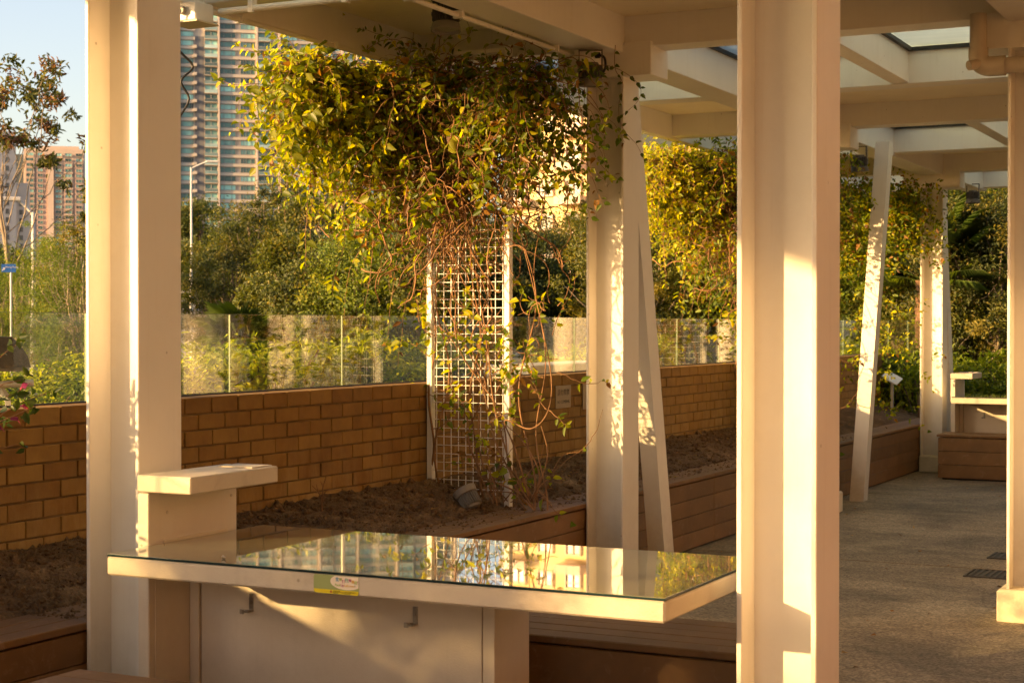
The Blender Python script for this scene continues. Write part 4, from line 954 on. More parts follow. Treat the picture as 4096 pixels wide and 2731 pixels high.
for s in range(3):
    me, C = crown_mesh('shrub_foliage', 3400, [(0, 0, 0.36, 0.42, 0.42, 0.32), (0.2, 0.1, 0.45, 0.25, 0.25, 0.25), (-0.22, -0.1, 0.4, 0.25, 0.3, 0.22)], 0.052, SHRUB, [2, 4, 3, 1], 70, 'leaf', 0.5, 0.42, 40 + s)
    shr.append((me, trunk_mesh('shrub_stems', 0.45, 0.012, C, 'bark', s + 3, 0.1, 10, 3)))
def plant(name, label, cat, loc, mt, scale=1.0, rz=0.0, group=None, zs=1.0, parts=('foliage', 'stems')):
    t = thing(name, label, cat, loc, group, rz); t.scale = (scale, scale, scale * zs)
    link_mesh(parts[0], mt[0], t); link_mesh(parts[1], mt[1], t); return t
shrubs = [(-6.0, 6.75, .8, 'round yellow green shrub close behind the glass just right of the near left column'), (-6.1, 7.35, .95, 'leafy shrub behind the first glass joint right of the near left column'),
          (-5.9, 7.9, 1.12, 'tallest bright shrub behind the glass left of the trellis'), (-6.0, 8.5, 1.18, 'dense shrub behind the glass midway to the trellis'), (-6.2, 9.2, 1.1, 'rounded shrub behind the glass immediately left of the trellis'),
          (-6.9, 7.4, .9, 'second row shrub behind the near glass panels'), (-7.0, 9.6, .95, 'second row shrub behind the trellis'), (-6.0, 5.9, .65, 'low shrub behind the glass at the left side of the near left column'),
          (-5.8, 13.4, 1.1, 'sunlit shrub behind the glass right of the leaning strut'), (-5.9, 14.2, 1.2, 'bright shrub behind the far glass panels beside the near white column'), (-6.1, 15.0, 1.1, 'far shrub behind the glass partly covered by the near white column'),
          (-6.0, 12.7, .9, 'shrub behind the glass seen past the leaning strut'), (-6.0, 9.55, 1.2, 'bright leafy shrub directly left of the trellis post behind the glass'), (-6.15, 10.2, 1.25, 'thick green shrub whose top shows beside the trellis left post'), (-6.3, 10.9, 1.2, 'green shrub behind the trellis mesh and glass'), (-7.3, 8.4, 1.0, 'second row shrub behind the tall bright shrub')]
for k, (x, y, s, lb) in enumerate(shrubs):
    plant('shrub', lb, 'shrub', (x, y, 0.90), shr[k % 3], s * 0.82, k * 1.3, 'shrubs on the verge behind the glass', 0.85)
# grass on the verge
n = 9000
gx_ = rng.uniform(-8.5, -5.2, n); gy_ = rng.uniform(4.2, 8.0, n); P = np.stack([gx_, gy_, np.full(n, 0.91)], -1)
D = rand_unit(n) * 0.5 + np.array([0, 0, 1.0]); N = rand_unit(n); L = rng.uniform(0.06, 0.20, n); W = np.full(n, 0.009)
V, Q = leaf_arrays(P, D, N, L, W, 0.1, 0.3)
g = link_mesh('grass', mesh_np('grass', V, Q, mats=('leaf',), tint=tints(n, [(0.07, 0.12, 0.015), (0.17, 0.19, 0.03), (0.26, 0.22, 0.06)], [3, 3, 1.5])))
tag(stuff(g), 'rough yellow green grass on the verge behind the glass at the left', 'grass')
# bougainvillea leaning in from the left of the planter
t = thing('bougainvillea', 'bougainvillea with magenta bracts leaning in at the left edge above the wall', 'plant', (-4.62, 3.9, 0.6))
b0 = np.array((-4.62, 3.9, 0.6)); lines = []; rad = []; Pl = []; Dl = []; Pb = []
for k in range(90):
    if k < 7: e = np.array([(-4.70, 4.98, 1.50), (-4.68, 5.10, 1.30), (-4.66, 4.95, 1.36), (-4.64, 5.0, 1.24), (-4.7, 4.9, 1.2), (-4.6, 4.85, 1.1), (-4.72, 5.06, 1.33)][k])
    else: e = b0 + np.array((rng.normal(0, 0.18), rng.normal(-0.12, 0.28), rng.uniform(0.3, 1.08)))
    m = (b0 + e) / 2 + np.array((0, 0, 0.25)); tt = np.linspace(0, 1, 12)[:, None]; l = (1-tt)**2 * b0 + 2*tt*(1-tt)*m + tt**2 * e + rng.normal(0, 0.008, (12, 3))
    lines.append(l - b0); rad.append(np.linspace(0.007, 0.0015, 12))
    for i in range(4, 12):
        for _ in range(3): Pl.append(l[i] - b0 + rng.normal(0, 0.012, 3)); Dl.append(rng.normal(0, 1, 3) + np.array((0, 0, -0.4)))
        if rng.random() < 0.22: Pb.append(l[i] - b0 + np.array((0, 0, -0.01)))
V, Q = tubes_np(lines, rad, 5); link_mesh('branches', mesh_np('branches', V, Q, mats=('stem_brown',), smooth=True), t)
Pl = np.array(Pl); Dl = np.array(Dl); n = len(Pl); V, Q = leaf_arrays(Pl, Dl, rand_unit(n) + np.array((0.2, -0.3, 0.5)), rng.uniform(0.03, 0.055, n), rng.uniform(0.02, 0.034, n))
link_mesh('foliage', mesh_np('foliage', V, Q, mats=('leaf',), tint=tints(n, [(0.05, 0.085, 0.015), (0.10, 0.14, 0.02)], [2, 1])), t)
bv, bq = leaf_arrays(np.zeros((3, 3)), np.array([(1, 0, -0.6), (-0.5, 0.87, -0.6), (-0.5, -0.87, -0.6)], float), np.array([(0.5, 0, 0.9), (-0.3, 0.4, 0.9), (-0.3, -0.4, 0.9)], float), np.full(3, 0.04), np.full(3, 0.03), -0.25)
bme = mesh_np('bract', bv, bq, mats=('leaf',), tint=np.repeat(np.array([(0.36, 0.05, 0.20)]), 18, 0))
for pnt in Pb[:60]: link_mesh('bract', bme, t, tuple(pnt), (random.uniform(-.5, .5), random.uniform(-.5, .5), random.uniform(0, 6)), (random.uniform(.7, 1.1),) * 3)
# bare twig in the soil
t = thing('dead_twig', 'leafless forked twig sticking out of the soil in front of the wall', 'plant', (-4.68, 7.12, 0.6)); q = Vector((-4.68, 7.12, 0.57))
mb = MB(); V_ = lambda *a: q + Vector(a)
mb.tube([q, V_(0, 0, .06), V_(.004, 0, .12)], [.005, .004, .003], 6)
for pts in ([(.004, 0, .1), (-.03, .01, .14), (-.06, .0, .17)], [(.004, 0, .12), (.03, 0, .15), (.05, .01, .155)], [(.004, 0, .12), (.0, .01, .17), (-.012, 0, .2)], [(.0, .01, .16), (.02, .0, .2), (.025, 0, .225)], [(-.03, .01, .14), (-.035, 0, .18)], [(.0, 0, .08), (.035, -.02, .12)]):
    mb.tube([V_(*p_) for p_ in pts], [.003] * (len(pts) - 1) + [.0012], 5)
mb.build('twig', 'stem_brown', t)

# black lamp head outside the glass at the far left
t = thing('area_light', 'black curved lamp head on a white bracket and pipe behind glass at far left', 'lamp', (-5.5, 5.75, 0.92))
prof = [(-0.10, 0.0), (0.11, 0.0), (0.098, 0.05), (0.07, 0.10), (0.04, 0.135), (-0.10, 0.135)]
mb = MB(); k = len(prof); ya, yb = 5.60, 5.80
dirx = Vector((0.52, 0.854, 0)); dirn = Vector((-0.854, 0.52, 0)); cpt = Vector((-5.53, 5.68, 1.375))
vsA = [cpt + dirx * (a * 1.25 + 0.02) + Vector((0, 0, b_ * 1.05)) - dirn * 0.05 for a, b_ in prof]; vsB = [v + dirn * 0.13 for v in vsA]
mb.add(vsA + vsB, [tuple(range(k)), tuple(range(k, 2 * k))[::-1]] + [(i, i + k, (i + 1) % k + k, (i + 1) % k) for i in range(k)]); mb.build('head', 'black_gloss', t)
mb = MB(); mb.box(-0.12, 0.135, -0.055, 0.085, -0.018, -0.002, mat=Matrix.Translation(cpt) @ Matrix.Rotation(math.atan2(dirx.y, dirx.x), 4, 'Z')); mb.build('rim', 'lamp_dark', t)
bk = MB(); bs = cpt + dirx * 0.02
for (p0, p1) in ((Vector((0, 0, -.02)), dirx * -0.02 + Vector((0, 0, -.06))), (dirx * -0.02 + Vector((0, 0, -.06)), dirx * 0.045 + Vector((0, 0, -.15))), (dirx * 0.045 + Vector((0, 0, -.15)), dirx * 0.045 + Vector((0, 0, -.46)))):
    bk.tube([bs + p0, bs + p1], 0.018, 4)
bk.build('bracket', 'pole_grey', t)
MB().tube([bs - dirx * 0.16 + Vector((0, 0, -.085)), bs + dirx * 0.16 + Vector((0, 0, -.075))], 0.017, 14).build('pipe', 'pole_grey', t, smooth=True)
# pale ledge outside the glass right of the trellis
lg = MB().box(-5.75, -5.35, 10.95, 12.7, 0.92, 1.27, 0.01).build('planting_box', 'plinth_paint', loc=(-5.55, 11.8, 0.92)); tag(lg, 'pale concrete box on the verge behind the glass right of the trellis', 'planter box')
# information lectern beyond the planter
t = thing('information_board', 'small tilted white information board on a thin post by the far planter', 'sign', (-4.6, 18.93, 0.4))
MB().box(-4.615, -4.585, 18.92, 18.95, 0.4, 0.96).build('post', 'pole_grey', t)
MB().box(-0.10, 0.10, -0.09, 0.09, -0.006, 0.006, mat=Matrix.Translation((-4.60, 18.93, 0.96)) @ Matrix.Rotation(R(28), 4, 'Y') @ Matrix.Rotation(R(25), 4, 'X')).build('panel', 'print_white', t)

# ================================================================== TREES BEYOND
OLIVE = [(0.07, 0.092, 0.012), (0.12, 0.13, 0.015), (0.22, 0.18, 0.02), (0.04, 0.055, 0.010)]
DARK = [(0.045, 0.068, 0.014), (0.08, 0.105, 0.018), (0.13, 0.145, 0.02), (0.19, 0.165, 0.025)]
FEATH = [(0.095, 0.16, 0.014), (0.15, 0.22, 0.02), (0.24, 0.27, 0.028), (0.055, 0.095, 0.013)]
RUST = [(0.07, 0.085, 0.02), (0.12, 0.13, 0.025), (0.20, 0.10, 0.03), (0.14, 0.07, 0.03)]
def proto(name, n, shape, leaf, pal, w, clumps, h, r, bark, seed, stems=1, limbs=16, ratio=0.45, spread=0.3, base_h=0.25):
    me, C = crown_mesh(name + '_crown', n, shape, leaf, pal, w, clumps, 'tree_leaf', 0.35, ratio, seed, 0.2, spread)
    return me, trunk_mesh(name + '_trunk', h, r, C, bark, seed + 100, 0.05, limbs, stems, base_h)
olive = [proto('olive', 34000, [(0, 0, 2.9, 1.25, 1.25, 1.5), (0.6, 0.3, 2.2, 0.9, 0.9, 1.0), (-0.6, -0.3, 1.9, 0.9, 0.9, 1.1), (0.1, -0.6, 1.2, 0.8, 0.8, 0.8), (-0.2, 0.2, 4.0, 0.6, 0.6, 0.7)], 0.064, OLIVE, [3, 3, 2, 2], 200, 4.2, 0.10, 'bark_pale', 200 + s, 2, 26, 0.42, 0.21) for s in range(3)]
dark = [proto('dark', 30000, [(0, 0, 3.2, 1.7, 1.7, 1.5), (0.9, 0.2, 2.4, 1.0, 1.0, 1.0), (-0.9, 0, 2.3, 1.0, 1.0, 1.1), (0, -0.5, 1.5, 1.1, 1.1, 0.9)], 0.092, DARK, [3, 4, 2, 1], 150, 4.0, 0.16, 'bark', 300 + s, 1, 18, 0.5, 0.23) for s in range(2)]
feath = [proto('feather', 20000, [(0, 0, 2.6, 1.0, 1.0, 1.5), (0.6, 0.2, 1.8, 0.7, 0.7, 0.9), (-0.5, -0.2, 1.6, 0.7, 0.7, 0.9), (0.1, 0.1, 3.9, 0.45, 0.45, 0.6)], 0.055, FEATH, [3, 4, 2, 2], 190, 4.0, 0.045, 'bark_pale', 400 + s, 3, 22, 0.22, 0.24, 0.3) for s in range(2)]
sparse = proto('sparse', 2600, [(0, 0, 5.0, 0.9, 0.9, 0.8), (0.7, 0.1, 4.4, 0.7, 0.7, 0.5), (-0.6, 0.1, 4.2, 0.6, 0.6, 0.7), (1.0, 0.4, 3.7, 0.6, 0.6, 0.35)], 0.12, RUST, [3, 3, 1.5, 1], 56, 4.9, 0.07, 'bark_pale', 500, 1, 22, 0.34, 0.17, 0.45)
green = [proto('green', 30000, [(0, 0, 3.2, 1.6, 1.6, 1.5), (0.9, 0.2, 2.2, 1.0, 1.0, 1.1), (-0.9, 0, 2.1, 1.0, 1.0, 1.1), (0, -0.5, 1.2, 1.2, 1.2, 0.9)], 0.075, [(0.10, 0.155, 0.014), (0.18, 0.235, 0.02), (0.29, 0.29, 0.028), (0.06, 0.095, 0.014)], [3, 4, 2, 2], 190, 4.0, 0.14, 'bark', 600 + s, 1, 20, 0.48, 0.25) for s in range(2)]
def tree(b, d, mt, s, label, z=0.0, zs=1.0, group=None, cat='tree'):
    return plant('tree', label, cat, polar(b, d, z), mt, s, (b * 7 + d) % 6.28, group, zs, ('crown', 'trunk'))
GT = 'trees beyond the terrace'
for k, (x, y, sc_, lb) in enumerate(((5.5, 16.5, 1.2, 'added unseen tree at the corner of the added brick building, right of the picture'), (7.5, 20, 1.5, 'second added unseen tree beyond the added brick building'), (4.8, 22.5, 1.3, 'third added unseen tree beyond the added brick building'), (8.5, 26, 1.6, 'fourth added unseen tree beyond the added brick building'), (5.0, 29, 1.6, 'fifth added unseen tree beyond the added brick building'), (1.5, 30, 1.5, 'sixth added unseen tree beyond the added brick building'))):  # unseen trees, added to darken the reflection in the glass panels
    plant('tree', lb, 'tree', (x, y, 0.0), dark[k % 2], sc_, k * 1.1, None, 1.0, ('crown', 'trunk'))
for k, (y, lb) in enumerate(((-6.6, 'first added tree of the unseen shading row behind the camera on the left'), (-9.2, 'second added tree of the unseen shading row behind the camera'), (-11.8, 'third added tree of the unseen shading row behind the camera'), (-14.5, 'last added tree of the unseen shading row behind the camera'))):  # added out of view to shade the floor and block sky light
    plant('tree', lb, 'tree', (-7.9, y, 0.5), dark[k % 2], 1.0, k * 1.7, None, 1.0, ('crown', 'trunk'))
tree(95.6, 6.65, dark[0], 0.37, 'small dense tree on the verge left of the picture, level with the camera', 0.9)
# left of the near left column
tree(43.3, 37, sparse, 1.28, 'tall sparse tree with drooping reddish leaf tufts against the sky at upper left', 0, 1.0, GT)
tree(44.6, 30, feath[0], 0.74, 'feathery yellow green tree at the extreme left edge of the photo', 0, 1.0, GT)
tree(43.1, 32, feath[1], 0.78, 'feathery thin stemmed tree in front of the street lamp at the left', 0, 1.0, GT)
tree(41.9, 29, feath[0], 0.76, 'feathery tree directly left of the near left column', 0, 1.0, GT)
tree(41.3, 36, olive[0], 0.86, 'taller reddish olive tree showing over the feathery ones beside the near left column', 0, 1.0, GT)
tree(45.0, 44, dark[1], 0.8, 'dark tree behind the blue road sign', 0, 1.0, GT)
tree(43.8, 46, dark[0], 0.75, 'dark low tree behind the feathery trees', 0, 1.0, GT)
# between the left column and the trellis
for k, (b, d, s, lb) in enumerate(((38.9, 92, 1.75, 'dark green tree half hidden by the near left column below the tower'), (37.4, 88, 1.7, 'dark rounded tree right of the slim street lamp'), (36.1, 90, 1.5, 'dark tree at the foot of the tall tower'),
                                   (34.8, 86, 1.3, 'dark tree behind the olive trees below the tower'), (33.4, 84, 1.3, 'dark green tree far behind the hanging vine'), (31.8, 80, 1.3, 'dark green tree far behind the trellis left post'))):
    tree(b, d, dark[k % 2], s, lb, 0, 1.0, GT)
for k, (b, d, s, pr, lb) in enumerate(((36.5, 37, 0.82, olive[0], 'olive gold tree behind the fan palm'), (35.2, 40, 1.12, olive[1], 'golden topped tree under the left edge of the hanging vine'), (34.1, 35, 0.74, dark[1], 'dark rounded tree low in the gap left of the trellis'), (33.2, 38, 1.14, olive[2], 'bushy olive tree rising highest in the gap left of the trellis'),
                                   (32.0, 34, 0.80, green[0], 'green tree with dense crown left of the trellis'), (31.0, 37, 1.08, olive[0], 'olive tree immediately left of the trellis post'), (29.7, 34, 0.78, dark[0], 'dark tree behind the trellis mesh'), (28.4, 36, 0.95, olive[1], 'olive tree seen through the right half of the trellis mesh'),
                                   (26.9, 35, 0.80, dark[1], 'dark tree right of the trellis'), (25.6, 38, 0.95, olive[2], 'olive tree just left of the middle column'), (24.1, 37, 0.95, olive[0], 'olive tree behind the middle column'))):
    tree(b, d, pr, s, lb, 0, 1.0, GT)
# right of the middle column
for k, (b, d, s, pr, lb) in enumerate(((22.6, 33, 1.0, olive[0], 'olive tree right behind the leaning strut'), (21.4, 30, 0.92, olive[1], 'pale trunked tree centred between leaning strut and near column'), (20.2, 34, 1.0, olive[2], 'golden green tree behind the second vine'),
                                       (19.0, 31, 0.95, dark[0], 'dark tree left behind the near white column'), (22.0, 44, 1.2, dark[1], 'tall dark tree rising behind the pale trunked tree'), (20.4, 46, 1.2, dark[0], 'tall dark tree behind the second vine'))):
    tree(b, d, pr, s, lb, 0, 1.0, GT)
for k, (b, d, s, pr, lb) in enumerate(((16.2, 27, 1.25, green[0], 'dark green tree just right of the near white column'), (14.4, 30, 1.35, green[1], 'dark tree behind the far leaning strut'), (12.9, 28, 1.2, green[0], 'dark tree behind the palm'), (11.4, 33, 1.5, green[1], 'tall shaded conifer green tree over the far table'),
                                       (10.0, 30, 1.45, green[0], 'tall shaded tree at the right beside the plinth column'), (8.6, 32, 1.5, green[1], 'shaded tree half cut by the plinth column'), (11.1, 24.5, 0.84, olive[1], 'golden bushy tree behind the far table'), (9.9, 25.5, 0.86, olive[2], 'golden bushy tree behind the plinth column'),
                                       (13.6, 26, 0.6, olive[0], 'low leafy tree left of the far column'), (17.8, 30, 1.3, olive[2], 'tree hidden mostly by the near white column'), (15.2, 38, 1.7, dark[1], 'tall back row tree over the far leaning strut'), (13.0, 40, 1.8, dark[0], 'tall back row tree over the palm'))):
    tree(b, d, pr, s, lb, 0, 1.0, GT)
for k, (x, y, s, lb) in enumerate(((-4.75, 19.6, 1.05, 'low green shrub beyond the end of the planter by the board'), (-4.6, 20.5, 1.2, 'dense green shrub left of the far column'), (-5.2, 20.2, 1.25, 'green shrub behind the information board'), (-3.4, 21.4, 1.0, 'low shrub behind the far table shelf'), (-2.7, 21.8, 1.1, 'low shrub behind the far table top'), (-4.1, 21.6, 1.1, 'green shrub behind the far column'))):
    plant('shrub', lb, 'shrub', (x, y, 0.25), shr[k % 3], s * 1.15, k * 1.1, 'shrubs beyond the far planter', 1.1)

# palms
def fan_palm(loc, h, r, label, nf=16, trunk=0.0, seed=1, frond=0.5, tr=0.06):
    r_ = np.random.default_rng(seed); t = thing('fan_palm', label, 'palm', loc)
    if trunk > 0:
        mb = MB(); zs = np.linspace(-0.1, trunk, 22); mb.tube([(loc[0] + 0.01 * math.sin(z * 3), loc[1], loc[2] + z) for z in zs], [tr * (1.0 + 0.12 * (i % 2)) * (0.8 if z < trunk * 0.55 else 1.35) for i, z in enumerate(zs)], 12); mb.build('trunk', 'palm_bark', t)
    for k in range(nf):
        a = 2 * math.pi * k * 0.382; el = r_.uniform(-0.2, 1.25); L = h * r_.uniform(0.7, 1.0)
        d = np.array([math.cos(a) * math.cos(el), math.sin(a) * math.cos(el), math.sin(el)]); root = np.array([0, 0, trunk]); hub = root + d * L
        s = np.cross(d, [0, 0, 1.0]); s /= np.linalg.norm(s); nn = np.cross(s, d); nb = 34
        th = np.linspace(-1.9, 1.9, nb); D = np.cos(th)[:, None] * d + np.sin(th)[:, None] * s - nn * 0.1
        P = np.repeat(hub[None], nb, 0); V, Q = leaf_arrays(P, D, np.repeat(nn[None], nb, 0) + D * 0.02, frond * (1 - 0.1 * np.abs(th)) * r_.uniform(0.85, 1.1, nb), np.full(nb, frond * 0.055), 0.35, 0.22)
        sv, sq = tubes_np([np.linspace(root, hub, 5)], [np.full(5, 0.008)], 5)
        me = mesh_np('frond', np.concatenate([V, sv]), np.concatenate([Q, sq + len(V)]), mats=('leaf',), tint=np.repeat((np.array([(0.075, 0.115, 0.02)]) * r_.uniform(0.7, 1.4)), len(V) + len(sv), 0)); link_mesh('frond', me, t)
    return t
fan_palm((-8.35, 11.45, 0.92), 0.22, 0, 'fan palm with drooping fronds behind the glass right of the near left column', 22, 0.48, 3, 0.26)
fan_palm(polar(12.55, 24.0, 0.1), 0.9, 0, 'palm with shaggy brown trunk left of the far column', 26, 2.1, 5, 0.5, 0.10)
fan_palm(polar(11.7, 25.0, 0.3), 0.9, 0, 'palm with golden radiating fronds right of the far column', 26, 1.9, 9, 0.55, 0.10)
bw = MB().box(-0.5, 1.6, -0.15, 0.15, 0, 1.0, 0.02, mat=Matrix.Translation(polar(13.2, 27, 0.15)) @ Matrix.Rotation(R(12), 4, 'Z')).build('low_wall', 'plinth_paint'); tag(bw, 'short pale sunlit wall beneath the palm', 'wall')

# ================================================================== STREET THINGS
def street_lamp(b, d, h, label, arm=1.6, z=0.0, side=1):
    p = Vector(polar(b, d, z)); t = thing('street_lamp', label, 'street lamp', tuple(p)); MB().tube([p, p + Vector((0, 0, h * 0.45)), p + Vector((0, 0, h * 0.452)), p + Vector((0, 0, h))], [0.085, 0.08, 0.055, 0.045], 10).build('pole', 'pole_grey', t, smooth=True)
    dx = Vector((math.cos(R(b)), math.sin(R(b)), 0)) * side; e = p + Vector((0, 0, h))
    MB().tube([e - Vector((0, 0, 0.05)), e + dx * arm * 0.5 + Vector((0, 0, 0.14)), e + dx * arm + Vector((0, 0, 0.3))], 0.035, 8).build('arm', 'pole_grey', t, smooth=True)
    hd = MB(); q = e + dx * arm + Vector((0, 0, 0.3)); hd.box(-0.08, 0.5, -0.1, 0.1, -0.05, 0.05, 0.02, mat=Matrix.Translation(q) @ Matrix.Rotation(math.atan2(dx.y, dx.x), 4, 'Z')); hd.build('lantern', 'pole_grey', t)
street_lamp(37.75, 78, 8.9, 'slim pale street lamp in front of the tower right of the near left column', 0.75)
street_lamp(42.95, 40, 4.2, 'pale street lamp post among the feathery trees at the left', 0.35, side=-1)
# railing on the raised road
t = thing('railing', 'concrete post and rail barrier along the raised road below the tower', 'railing', tuple(ra + Vector((0, 0, 2.35))))
L_ = (rc - ra).length; ang = math.atan2(rd_.y, rd_.x); mr_ = Matrix.Translation((ra.x, ra.y, 2.35)) @ Matrix.Rotation(ang, 4, 'Z')
for k in range(int(L_ / 2)): MB().box(k * 2 - 0.11, k * 2 + 0.11, -0.11, 0.11, 0, 0.95, mat=mr_).build('post', 'concrete_far', t)
for z in (0.35, 0.75): MB().box(-0.2, L_ + 0.2, -0.06, 0.06, z, z + 0.13, mat=mr_).build('rail', 'concrete_far', t)
# blue road sign
sp = Vector(polar(43.75, 26.5, 0)); t = thing('road_sign', 'small blue direction sign with white lettering among the trees at the left', 'sign', tuple(sp))
mp = Matrix.Translation(sp) @ Matrix.Rotation(R(43.75), 4, 'Z')
MB().box(-0.108, 0.108, -0.008, 0.008, 2.385, 2.51, mat=mp).build('panel', 'sign_blue', t)
MB().tube([sp + Vector((0.02, 0.03, 0)), sp + Vector((0.02, 0.03, 2.48))], 0.016, 8).build('post', 'pole_grey', t)
text_mesh('Hong Kong', 0.041, 'print_white', t, mp @ Matrix.Translation((-0.045, -0.0095, 2.452)) @ Matrix.Rotation(R(90), 4, 'X'))
aw = ((-0.098, 2.415), (-0.088, 2.402), (-0.058, 2.435), (-0.058, 2.415), (-0.048, 2.455), (-0.088, 2.452), (-0.068, 2.445))
MB().add([tuple(mp @ Vector((x, -0.0095, z))) for x, z in aw], [(0, 1, 2, 6), (3, 4, 5)]).build('arrow', 'print_white', t)

# ================================================================== FAR BUILDINGS
def local_part(mb, name, mat, parent, **k): return mb.build(name, mat, parent, **k)
def bld(name, label, b, d, rz=0.0):
    t = thing(name, label, 'building', polar(b, d), None, R(b) + rz); origin[t.name] = (0, 0, 0); return t
def window_mesh(w, h, mull, frame, glass, name='window'):
    mb = MB(); f = 0.14
    mb.slot(1).add([(0, 0.18, 0), (w, 0.18, 0), (w, 0.18, h), (0, 0.18, h)], [(0, 1, 2, 3)])
    mb.slot(0); mb.box(0, f, 0, 0.3, 0, h); mb.box(w - f, w, 0, 0.3, 0, h); mb.box(f, w - f, 0, 0.3, 0, f); mb.box(f, w - f, 0, 0.3, h - f, h)
    for m_ in mull: mb.box(w * m_ - 0.05, w * m_ + 0.05, 0.05, 0.25, f, h - f)
    me = bpy.data.meshes.new(name); me.from_pydata(mb.v, [], mb.f); me.materials.append(M[frame]); me.materials.append(M[glass]); me.polygons.foreach_set('material_index', mb.mi); me.update(); return me
def balcony_mesh(w, name='balcony'):
    mb = MB(); mb.slot(0); mb.box(0, w, -0.75, 0.3, -0.12, 0.12); mb.box(0.0, 0.12, -0.1, 0.3, 0.1, 2.8); mb.box(w - 0.12, w, -0.1, 0.3, 0.1, 2.8)
    mb.slot(1); mb.box(0.02, w - 0.02, -0.74, -0.68, 0.12, 1.1); mb.slot(2); mb.add([(0.12, 0.25, 0.12), (w - 0.12, 0.25, 0.12), (w - 0.12, 0.25, 2.7), (0.12, 0.25, 2.7)], [(0, 1, 2, 3)])
    mb.slot(0); mb.box(w * 0.5 - 0.06, w * 0.5 + 0.06, 0.1, 0.3, 0.12, 2.7); mb.box(0.02, w - 0.02, -0.76, -0.66, 1.1, 1.16)
    me = bpy.data.meshes.new(name); me.from_pydata(mb.v, [], mb.f)
    for q in ('tower_cream', 'balcony_glass', 'pane_teal'): me.materials.append(M[q])
    me.polygons.foreach_set('material_index', mb.mi); me.update(); return me
tw_ = bld('apartment_tower', 'tall cream and pink apartment tower with teal windows and stacked balconies', 36.1, 560, R(4))
k_ = 0.0853
def lx(px): return (px - 960) * k_
F0, NF, FH = 31.0, 31, 3.0
ztop = F0 + NF * FH
local_part(MB().box(lx(560), lx(1830), 0.45, 18, 0, ztop + 1), 'wall', 'tower_cream', tw_)
# piers
for a, b_ in ((722, 728), (874, 881), (1022, 1030), (1110, 1119), (1268, 1276), (560, 570), (640, 650), (1360, 1370), (1420, 1428), (1580, 1588), (1735, 1743), (1820, 1830)):
    local_part(MB().box(lx(a), lx(b_), -0.9, 0.5, 0, ztop), 'pier', 'tower_pier', tw_)
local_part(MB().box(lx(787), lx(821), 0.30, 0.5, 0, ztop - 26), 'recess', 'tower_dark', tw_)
cols_w = [(655, 718, (.25, .5, .8)), (731, 781, (.15, .85)), (883, 944, (.25, .72)), (962, 1020, (.2, .38, .7)), (1084, 1109, (.5,)), (1125, 1186, (.3, .7)), (1200, 1262, (.25, .6)), (1330, 1358, (.5,)), (1432, 1500, (.25, .7)), (1512, 1575, (.4, .7)), (1660, 1730, (.3, .6)), (1748, 1812, (.4,))]
cols_b = [(823, 873), (1032, 1081), (1278, 1326), (575, 636), (1592, 1650), (1373, 1416)]
wms = [window_mesh(lx(b_) - lx(a), 1.85, m_, 'tower_frame', 'pane_teal') for a, b_, m_ in cols_w]; bms = [balcony_mesh(lx(b_) - lx(a)) for a, b_ in cols_b]
for f in range(NF):
    z = F0 + f * FH
    for s0, s1 in ((652, 786), (823, 1021), (1031, 1109), (1120, 1267), (1277, 1358), (1429, 1579), (1589, 1734), (1744, 1819)):
        local_part(MB().box(lx(s0), lx(s1), -0.05, 0.5, z - 0.30, z + 0.68), 'floor_band', 'tower_cream', tw_)
    for (a, b_, m_), me in zip(cols_w, wms): link_mesh('window', me, tw_, (lx(a), 0.1, z + 0.76))
    for (a, b_), me in zip(cols_b, bms): link_mesh('balcony', me, tw_, (lx(a), -0.15, z + 0.05))
    if f < NF - 9: local_part(MB().box(lx(779), lx(793), -0.8, 0.5, z - 0.1, z + 0.9), 'balcony_end', 'tower_cream', tw_)
# red and cream block far left
k2 = 900 / 6564
b2 = bld('apartment_block', 'pinkish red and cream apartment block far off behind the trees at the left', 42.55, 900, R(-3))
l2 = lambda px: (px - 222) * k2
zt2 = 1.57 + (1300 - 622) * k2
local_part(MB().box(l2(84), l2(140), 3, 20, 0, zt2 - 3), 'side_wing', 'pane_grey', b2); local_part(MB().box(l2(140), l2(365), 0.4, 20, 0, zt2), 'wall', 'block_cream', b2)
for a, b_ in ((148, 182), (188, 230), (290, 325), (330, 362)): local_part(MB().box(l2(a), l2(b_), -0.3, 0.5, 0, zt2 - 7.2), 'red_bay', 'block_red', b2)
local_part(MB().box(l2(230), l2(252), -1.2, 0.5, 0, zt2 - 5), 'stair_tower', 'block_cream', b2); local_part(MB().box(l2(200), l2(345), 2, 12, zt2, zt2 + 1.6), 'roof_parapet', 'block_cream', b2)
cw = [(150, 178), (192, 212), (258, 282), (294, 320), (334, 358)]
wm2 = [window_mesh(l2(b_) - l2(a), 1.7, (.5,), 'block_cream', 'pane_teal') for a, b_ in cw]
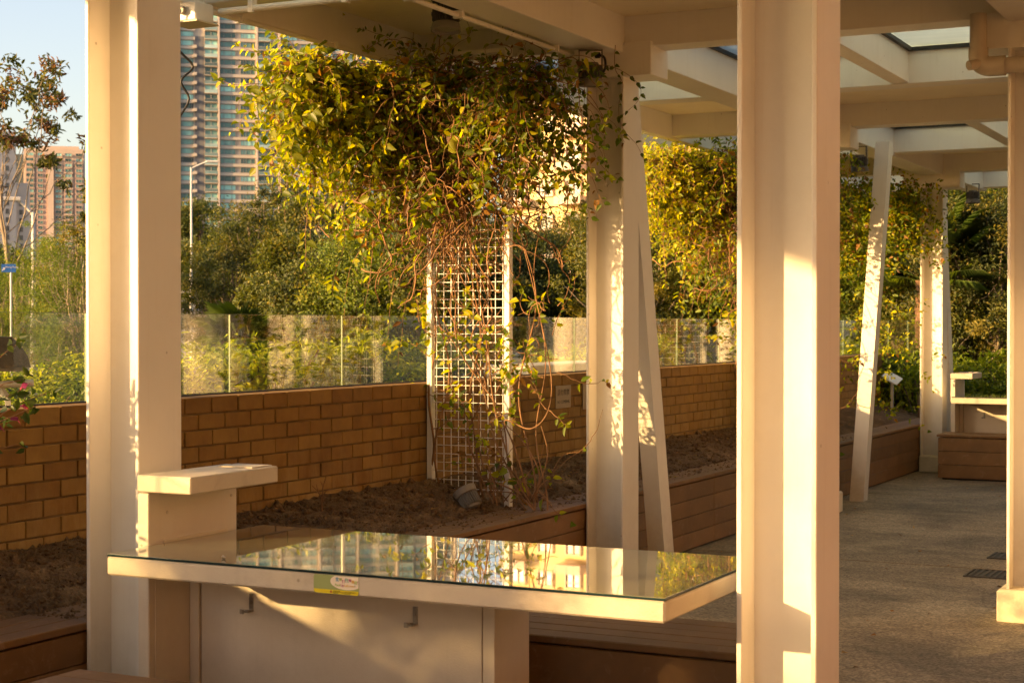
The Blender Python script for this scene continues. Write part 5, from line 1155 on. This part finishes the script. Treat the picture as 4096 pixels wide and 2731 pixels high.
for f in range(19):
    z = zt2 - 4 - f * 2.75
    for (a, b_), me in zip(cw, wm2): link_mesh('window', me, b2, (l2(a), -0.62, z))
    if f > 1:
        for a, b_ in ((148, 182), (290, 325)): local_part(MB().box(l2(a), l2(b_), -0.75, -0.3, z - 0.75, z - 0.25), 'floor_band', 'block_cream', b2)
# pale block at the very left
b3 = bld('office_block', 'plain pale grey block with a column of dark windows at the extreme left', 43.7, 620, R(10))
k3 = 620 / 6564; l3 = lambda px: (px - 60) * k3
zt3 = 1.57 + (1300 - 560) * k3
local_part(MB().box(l3(-200), l3(84), 0.4, 20, 0, zt3), 'wall', 'block_pale', b3); local_part(MB().box(l3(84), l3(142), 4, 20, 0, 1.57 + (1300 - 752) * k3), 'lower_wing', 'block_pale', b3)
me3 = window_mesh(1.3, 1.9, (.5,), 'tower_frame', 'pane_grey')
for f in range(18):
    z = zt3 - 5 - f * 3.1
    for px in (-60, 44): link_mesh('window', me3, b3, (l3(px), 0.12, z))
    if f > 6: link_mesh('window', me3, b3, (l3(102), 3.72, z))
# sunlit cream block with balconies behind the trellis, orange block right of the middle column
def near_block(name, label, b, d, w, z1, mat, band, cols, rz, cat_w='pane_grey'):
    t = bld(name, label, b, d, rz); local_part(MB().box(-w / 2, w / 2, 0.4, 14, 0, z1), 'wall', mat, t)
    fl = int(z1 / 3.1); me = window_mesh(1.7, 1.5, (.5,), band, cat_w)
    for f in range(1, fl):
        z = f * 3.1
        for c in range(cols):
            x = -w / 2 + (c + 0.5) * w / cols
            link_mesh('window', me, t, (x - 0.85, 0.12, z + 0.95))
            if c % 2 == 0:
                local_part(MB().box(x - 1.4, x + 1.4, -0.9, 0.5, z + 0.1, z + 0.85), 'balcony', band, t)
    local_part(MB().box(-w / 2 - 0.3, w / 2 + 0.3, 0.1, 14.3, z1, z1 + 0.8), 'roof_edge', band, t); return t
near_block('residential_block', 'sunlit cream block with balconies glimpsed through the vine right of the trellis', 25.1, 150, 12, 34, 'block_yellow', 'block_cream', 4, R(-32))
near_block('brick_block', 'orange brick block glimpsed behind the trees right of the middle column', 19.0, 170, 12, 44, 'block_orange', 'block_orange', 4, R(-28))
